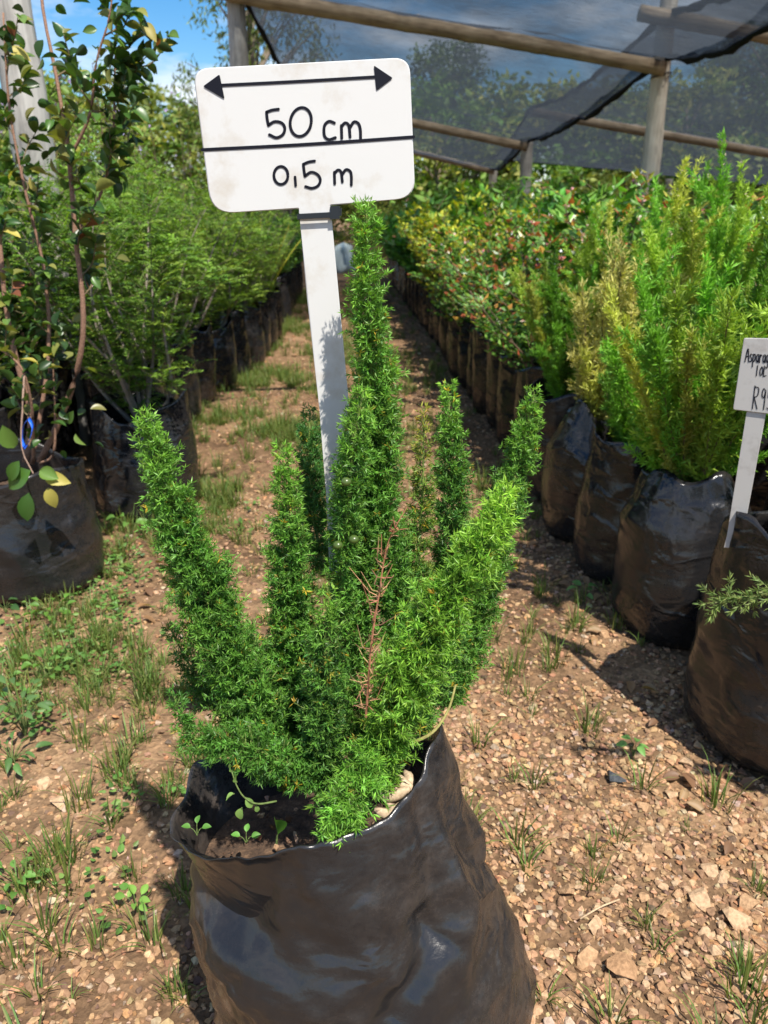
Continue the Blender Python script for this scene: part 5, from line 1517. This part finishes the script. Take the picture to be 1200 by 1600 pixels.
# ================================================================ GRASS, WEEDS, LITTER
def blades(n_, spread, hmin, hmax, lean=.5, w=.0016):
    """a tuft as (V, F, per-blade order)"""
    V, Fq = [], []
    for k in range(n_):
        a = random.random() * 6.28; r_ = spread * math.sqrt(random.random())
        b = np.array([r_ * math.cos(a), r_ * math.sin(a), 0]); az = a + random.uniform(-.8, .8)
        L = random.uniform(hmin, hmax); ln_ = lean * random.random()
        o_ = np.array([math.cos(az), math.sin(az), 0]); sd = np.array([-math.sin(az), math.cos(az), 0]) * w
        i0 = len(V)
        for t in (0, .4, .75):
            p = b + o_ * L * ln_ * t * (0.35 + .9 * t) + np.array([0, 0, L * (t - .35 * ln_ * t * t)])
            ww = (1, .85, .5)[(0, .4, .75).index(t)]
            V += [p - sd * ww, p + sd * ww]
        V.append(b + o_ * L * ln_ * 1.25 + np.array([0, 0, L * (1 - .5 * ln_)]))
        Fq += [(i0, i0 + 1, i0 + 3, i0 + 2), (i0 + 2, i0 + 3, i0 + 5, i0 + 4), (i0 + 4, i0 + 5, i0 + 6, i0 + 6)]
    return np.array(V), Fq
def tuft_mesh(n_, spread, h0, h1, col, lean=.5, w=.0016):
    V, Fq = blades(n_, spread, h0, h1, lean, w)
    Q = np.array([f for f in Fq if f[2] != f[3]]); T3 = np.array([f[:3] for f in Fq if f[2] == f[3]])
    tn = np.repeat(tints(n_, [col, (col[0] * 1.5, col[1] * 1.15, col[2] * 1.2)], None, .2), 7, axis=0)
    return new_mesh('grass_tuft', V, [Q, T3], M_GRASS, False, tn), V, Q, T3, tn
GC = (0.105, 0.17, 0.04)
TUFTS = [tuft_mesh(16, .018, .03, .09, GC, .8), tuft_mesh(26, .025, .04, .12, (0.11, 0.18, .042), .6), tuft_mesh(12, .012, .03, .07, GC, 1.0), tuft_mesh(34, .03, .06, .15, (.09, .165, .036), .5, .0018)]
# scattered grass along the path
gb = MB()
ngr = 0
while ngr < 3000:
    d_ = 0.45 + 10 * random.random() ** 1.6
    x = random.uniform(-.9 - .1 * d_, xr(d_) + .05)
    if x < xl(d_) - .1 or math.hypot(x, d_ - .68) < .24: continue
    left = np.clip((xr(d_) - x) / (xr(d_) - xl(d_)), 0, 1)
    pr = 0.06 + .95 * np.clip(vnoise(x, d_, 2.6, 9) + .35 * left - .05, 0, 1) * (0.5 + left) * (1 if d_ > 1.3 else .2) * (1.5 if 2.3 < d_ < 6 else 1)
    if left < .35 : pr *= .3
    if random.random() > pr: continue
    _, V, Q, T3, tn = TUFTS[random.choice([0, 0, 2, 1])]
    a = random.random() * 6.28; s = random.uniform(.45, 1.0) * (1 if d_ < 2.5 else 1.15)
    c_, s_ = math.cos(a) * s, math.sin(a) * s
    V2 = np.stack([V[:, 0] * c_ - V[:, 1] * s_ + x, V[:, 0] * s_ + V[:, 1] * c_ + d_, V[:, 2] * s + gh(x, d_)], -1)
    gb.add(V2, [Q, T3], tn); ngr += 1
link('grass', gb.mesh('grass', M_GRASS), kind='stuff')['label'] = 'thin green grass sprouting through the gravel path'
# tufts the photograph lets one tell apart
tufts = [(232, 1090, 3, 1.0), (505 - 300, 1010, 3, .7), (845, 935, 3, .85), (905, 945, 1, .8), (835, 1230, 0, 1.0), (925, 1385, 1, .7), (1010, 1450, 0, .8), (820, 1360, 2, 1.1), (965, 1320, 0, .8),
         (935, 1130, 3, .4), (290, 1180, 1, .6), (130, 1170, 1, .7), (175, 1290, 0, .9), (40, 1400, 1, 1.0), (150, 1480, 1, .7), (270, 1560, 1, .6), (215, 1450, 0, .8), (285, 1400, 3, .55),
         (95, 1490, 0, 1.0), (850, 1560, 2, .9), (1000, 1010, 2, .8), (905, 1020, 0, .8), (340, 730, 3, .8), (370, 770, 3, .7), (320, 690, 3, .9), (110, 1340, 3, .8), (190, 1230, 1, .8)]
LAND = {'large black fern bag': (560, 1480), 'front left bag': (90, 860), 'jagged weed at the left edge': (40, 1150), 'dark slate chip': (957, 1221), 'straw on the gravel': (935, 1432), 'crumpled bag at left': (240, 760), 'row of bags at right': (985, 960)}
seen_ = {}
def tuft_label(px, py):
    nm = min(LAND, key=lambda q: math.hypot(LAND[q][0] - px, LAND[q][1] - py))
    allq = sorted([q for q in tufts if min(LAND, key=lambda z: math.hypot(LAND[z][0] - q[0], LAND[z][1] - q[1])) == nm], key=lambda q: math.hypot(LAND[nm][0] - q[0], LAND[nm][1] - q[1]))
    k_ = [q[:2] for q in allq].index((px, py))
    return ('grass tuft closest to the ' if k_ == 0 else ORD[k_] + ' closest grass tuft to the ') + nm
for px, py, k_, s in tufts:
    p = G(px, py); o = link('grass_tuft', TUFTS[k_][0])
    o.location = (p[0], p[1], float(gh(p[0], p[1]))); o.scale = (s * .85, s * .85, s * .8); o.rotation_euler = (0, 0, random.random() * 6.28)
    tag(o, tuft_label(px, py), 'grass tuft', 'grass tufts growing in the gravel')
def rosette(n_, r_, hh):
    out = []
    for k in range(n_):
        a = k * 2.4 + random.uniform(-.3, .3); rr_ = r_ * (.25 + .75 * (k + 1) / n_)
        out.append(((rr_ * math.cos(a), rr_ * math.sin(a), hh * (0.5 + .6 * random.random())), (math.cos(a), math.sin(a), random.uniform(-.1, .5)), random.uniform(.8, 1.2)))
    return out
def gw(px, py): p = G(px, py); return (p[0], p[1], float(gh(p[0], p[1])))
W = [(85, 975, 14, .05, .05, .028, (.10, .22, .03), 'bright green weed on dark soil below the front left bag'),
     (75, 1060, 14, .05, .05, .028, (.11, .23, .04), 'leafy weed low on the left, nearer than the one below the bag'),
     (105, 1045, 8, .03, .03, .022, (.13, .27, .05), 'small pale leaved weed touching the larger leafy weed at left'),
     (40, 1150, 16, .05, .10, .034, (.10, .19, .06), 'tall jagged grey green weed with yellow buds at the left edge'),
     (20, 1190, 12, .05, .03, .034, (.09, .19, .05), 'broad leaved weed spreading at the foot of the jagged weed'),
     (205, 835, 6, .05, .06, .045, (.13, .27, .05), 'two leaved seedling standing by the corner of the front left bag'),
     (215, 905, 12, .06, .03, .022, (.12, .25, .05), 'low mat of round pale leaves beside the front left bag'),
     (170, 960, 8, .03, .03, .02, (.12, .25, .05), 'small weed between the soil and the gravel at left'),
     (30, 1385, 12, .035, .03, .022, (.12, .26, .05), 'bright weed among long grass at the lower left'),
     (215, 1425, 7, .018, .03, .02, (.18, .34, .06), 'lime green seedling left of the main bag'),
     (275, 1240, 6, .015, .02, .016, (.12, .26, .05), 'small weed just left of the main bag rim'),
     (990, 1180, 5, .016, .035, .024, (.14, .30, .07), 'lone pale green seedling on the open gravel at right'),
     (912, 940, 5, .02, .04, .034, (.13, .27, .06), 'round leaved seedling at the foot of the right row'),
     (10, 960, 6, .03, .05, .03, (.05, .12, .03), 'dark weed at the left edge under the front bag'),
     (120, 905, 5, .03, .03, .022, (.12, .25, .05), 'small weed hard against the base of the front left bag'),
     (700, 690, 8, .05, .07, .05, (.05, .13, .03), 'dark leafy weed at the foot of the right row, halfway along'),
     (235, 815, 4, .03, .03, .024, (.12, .25, .05), 'thin weed beside the crumpled bag of the feathery shrub')]
for px, py, n_, r_, hh, sz, cc_, lab in W:
    weed(lab, None, gw(px, py), rosette(n_, r_, hh), sz * .8, cc_, lw=.42 if 'jagged' in lab or 'tall' in lab else .6, kind_=random.randrange(3))
mb = MB()
for px, py in [(33, 1082), (50, 1098)]:
    p = np.array(gw(40, 1150)) + [random.uniform(-.02, .02), random.uniform(-.02, .02), .11]
    V, Fs = tube(np.array([p, p + [0, 0, .008]]), .0035, 7); mb.add(V, Fs)
gcv = MB()
for q in range(260):
    if q < 170: d_ = random.uniform(.75, 2.2); x = -.30 * d_ - .12 - abs(random.gauss(0, .20))
    else: d_ = random.uniform(1.3, 6); x = random.uniform(xl(d_), xr(d_))
    if vnoise(x, d_, 4.0, 21) < -.1: continue
    n_ = random.randint(5, 14); a = RNG.random(n_) * 6.28; rr_ = .012 + .03 * RNG.random(n_)
    p = np.stack([x + rr_ * np.cos(a), d_ + rr_ * np.sin(a), gh(x, d_) + .006 + .03 * RNG.random(n_)], -1)
    X, Y, Z = basis(np.stack([np.cos(a), np.sin(a), .3 * RNG.random(n_)], -1), np.tile([0, 0, 1.0], (n_, 1)) + .3 * RNG.normal(size=(n_, 3)))
    sz = (.009 + .010 * RNG.random(n_)) * (1 if d_ < 2.2 else 1.3)
    V, Fa, T_ = scatter(OVAL_V, OVAL_F, p, -X, Y, -Z, np.stack([sz * .7, sz, sz], -1), tints(n_, [(.12, .25, .05), (.09, .2, .04), (.16, .26, .06)]))
    gcv.add(V, Fa, T_)
link('ground_cover', gcv.mesh('ground_cover', M_LEAF), kind='stuff')['label'] = 'low mats of tiny round weed leaves on the gravel'
# litter: dark chip, straws, dead leaves
V, Ft = STONES[3]; pc = gw(957, 1221)
o = link('stone_chip', new_mesh('stone_chip', V * [.05, .032, .03], Ft, M_CHIP)); o.location = (pc[0], pc[1], pc[2] + .012); o.rotation_euler = (.25, .1, -.5)
tag(o, 'flat dark slate chip lying alone on the tan gravel', 'stone chip')
mb = MB(); a, b = np.array(gw(905, 1445)) + [0, 0, .012], np.array(gw(966, 1418)) + [0, 0, .014]
V, Fs = tube(catmull([a, (a + b) / 2 + [0, 0, .004], b], 6), .0014, 5); mb.add(V, Fs, (.5, .36, .22))
tag(link('straw', mb.mesh('straw', M_DRY, True)), 'thin dry straw lying on the gravel right of the main bag', 'straw')
me_dead = [leaf_mesh(1, (.30, .17, .08), M_LEAF, .6), leaf_mesh(0, (.20, .11, .06), M_LEAF, .6), leaf_mesh(2, (.38, .25, .13), M_LEAF, .55)]
for q in range(70):
    if q < 40: d_ = random.uniform(.95, 2.6); x = xr(d_) + random.uniform(-.14, .02) + .04
    else: d_ = random.uniform(1.55, 2.0); x = random.uniform(-.9, -.55)
    o = link('dead_leaf', random.choice(me_dead)); s = random.uniform(.022, .04)
    o.location = (x, d_, float(gh(x, d_)) + .012); o.scale = (s,) * 3; o.rotation_euler = (random.uniform(-.4, .4), random.uniform(-.4, .4), random.random() * 6.28)
    tag(o, 'curled dry brown leaf lying at the foot of the bags', 'dead leaf', 'dry leaves at the foot of the bags')
# far oddments on the left row
bmh = bmesh.new(); bmesh.ops.create_uvsphere(bmh, u_segments=14, v_segments=9, radius=1.0)
for v in bmh.verts: v.co.z *= .85 + .1 * math.sin(v.co.x * 3)
bmesh.ops.delete(bmh, geom=[f for f in bmh.faces if f.calc_center_median().z > .7], context='FACES')
me_p = bpy.data.meshes.new('pot'); bmh.to_mesh(me_p); bmh.free(); me_p.shade_smooth(); me_p.materials.append(M_PINK)
p = P(395, 478, 5.6); o = link('pot', me_p); o.location = tuple(p); o.scale = (.045, .045, .05)
tag(o, 'small pale pink pot lodged among the leaves of the left row', 'pot')
pv = P(538, 425, 11.5)
sv = []
rows_ = 7
for i_ in range(rows_):
    for j_ in range(7):
        u_, w_ = i_ / 6 - .5, j_ / 6
        sv.append((u_ * .34 * (1 - .3 * w_), .06 * math.sin(u_ * 9 + w_ * 4) + .1 * u_, .42 * w_ * (1 - .25 * abs(u_)) + .02 * math.sin(j_ * 2.1)))
Qs = [(i_ * 7 + j_, (i_ + 1) * 7 + j_, (i_ + 1) * 7 + j_ + 1, i_ * 7 + j_ + 1) for i_ in range(6) for j_ in range(6)]
me_s = new_mesh('plastic_sheet', np.array(sv), np.array(Qs), M_PALE, True)
o = link('plastic_sheet', me_s); o.location = (pv[0], pv[1], .12)
md = o.modifiers.new('solid', 'SOLIDIFY'); md.thickness = .004
tag(o, 'crumpled pale green white plastic sheet at the far end of the path', 'plastic sheet')
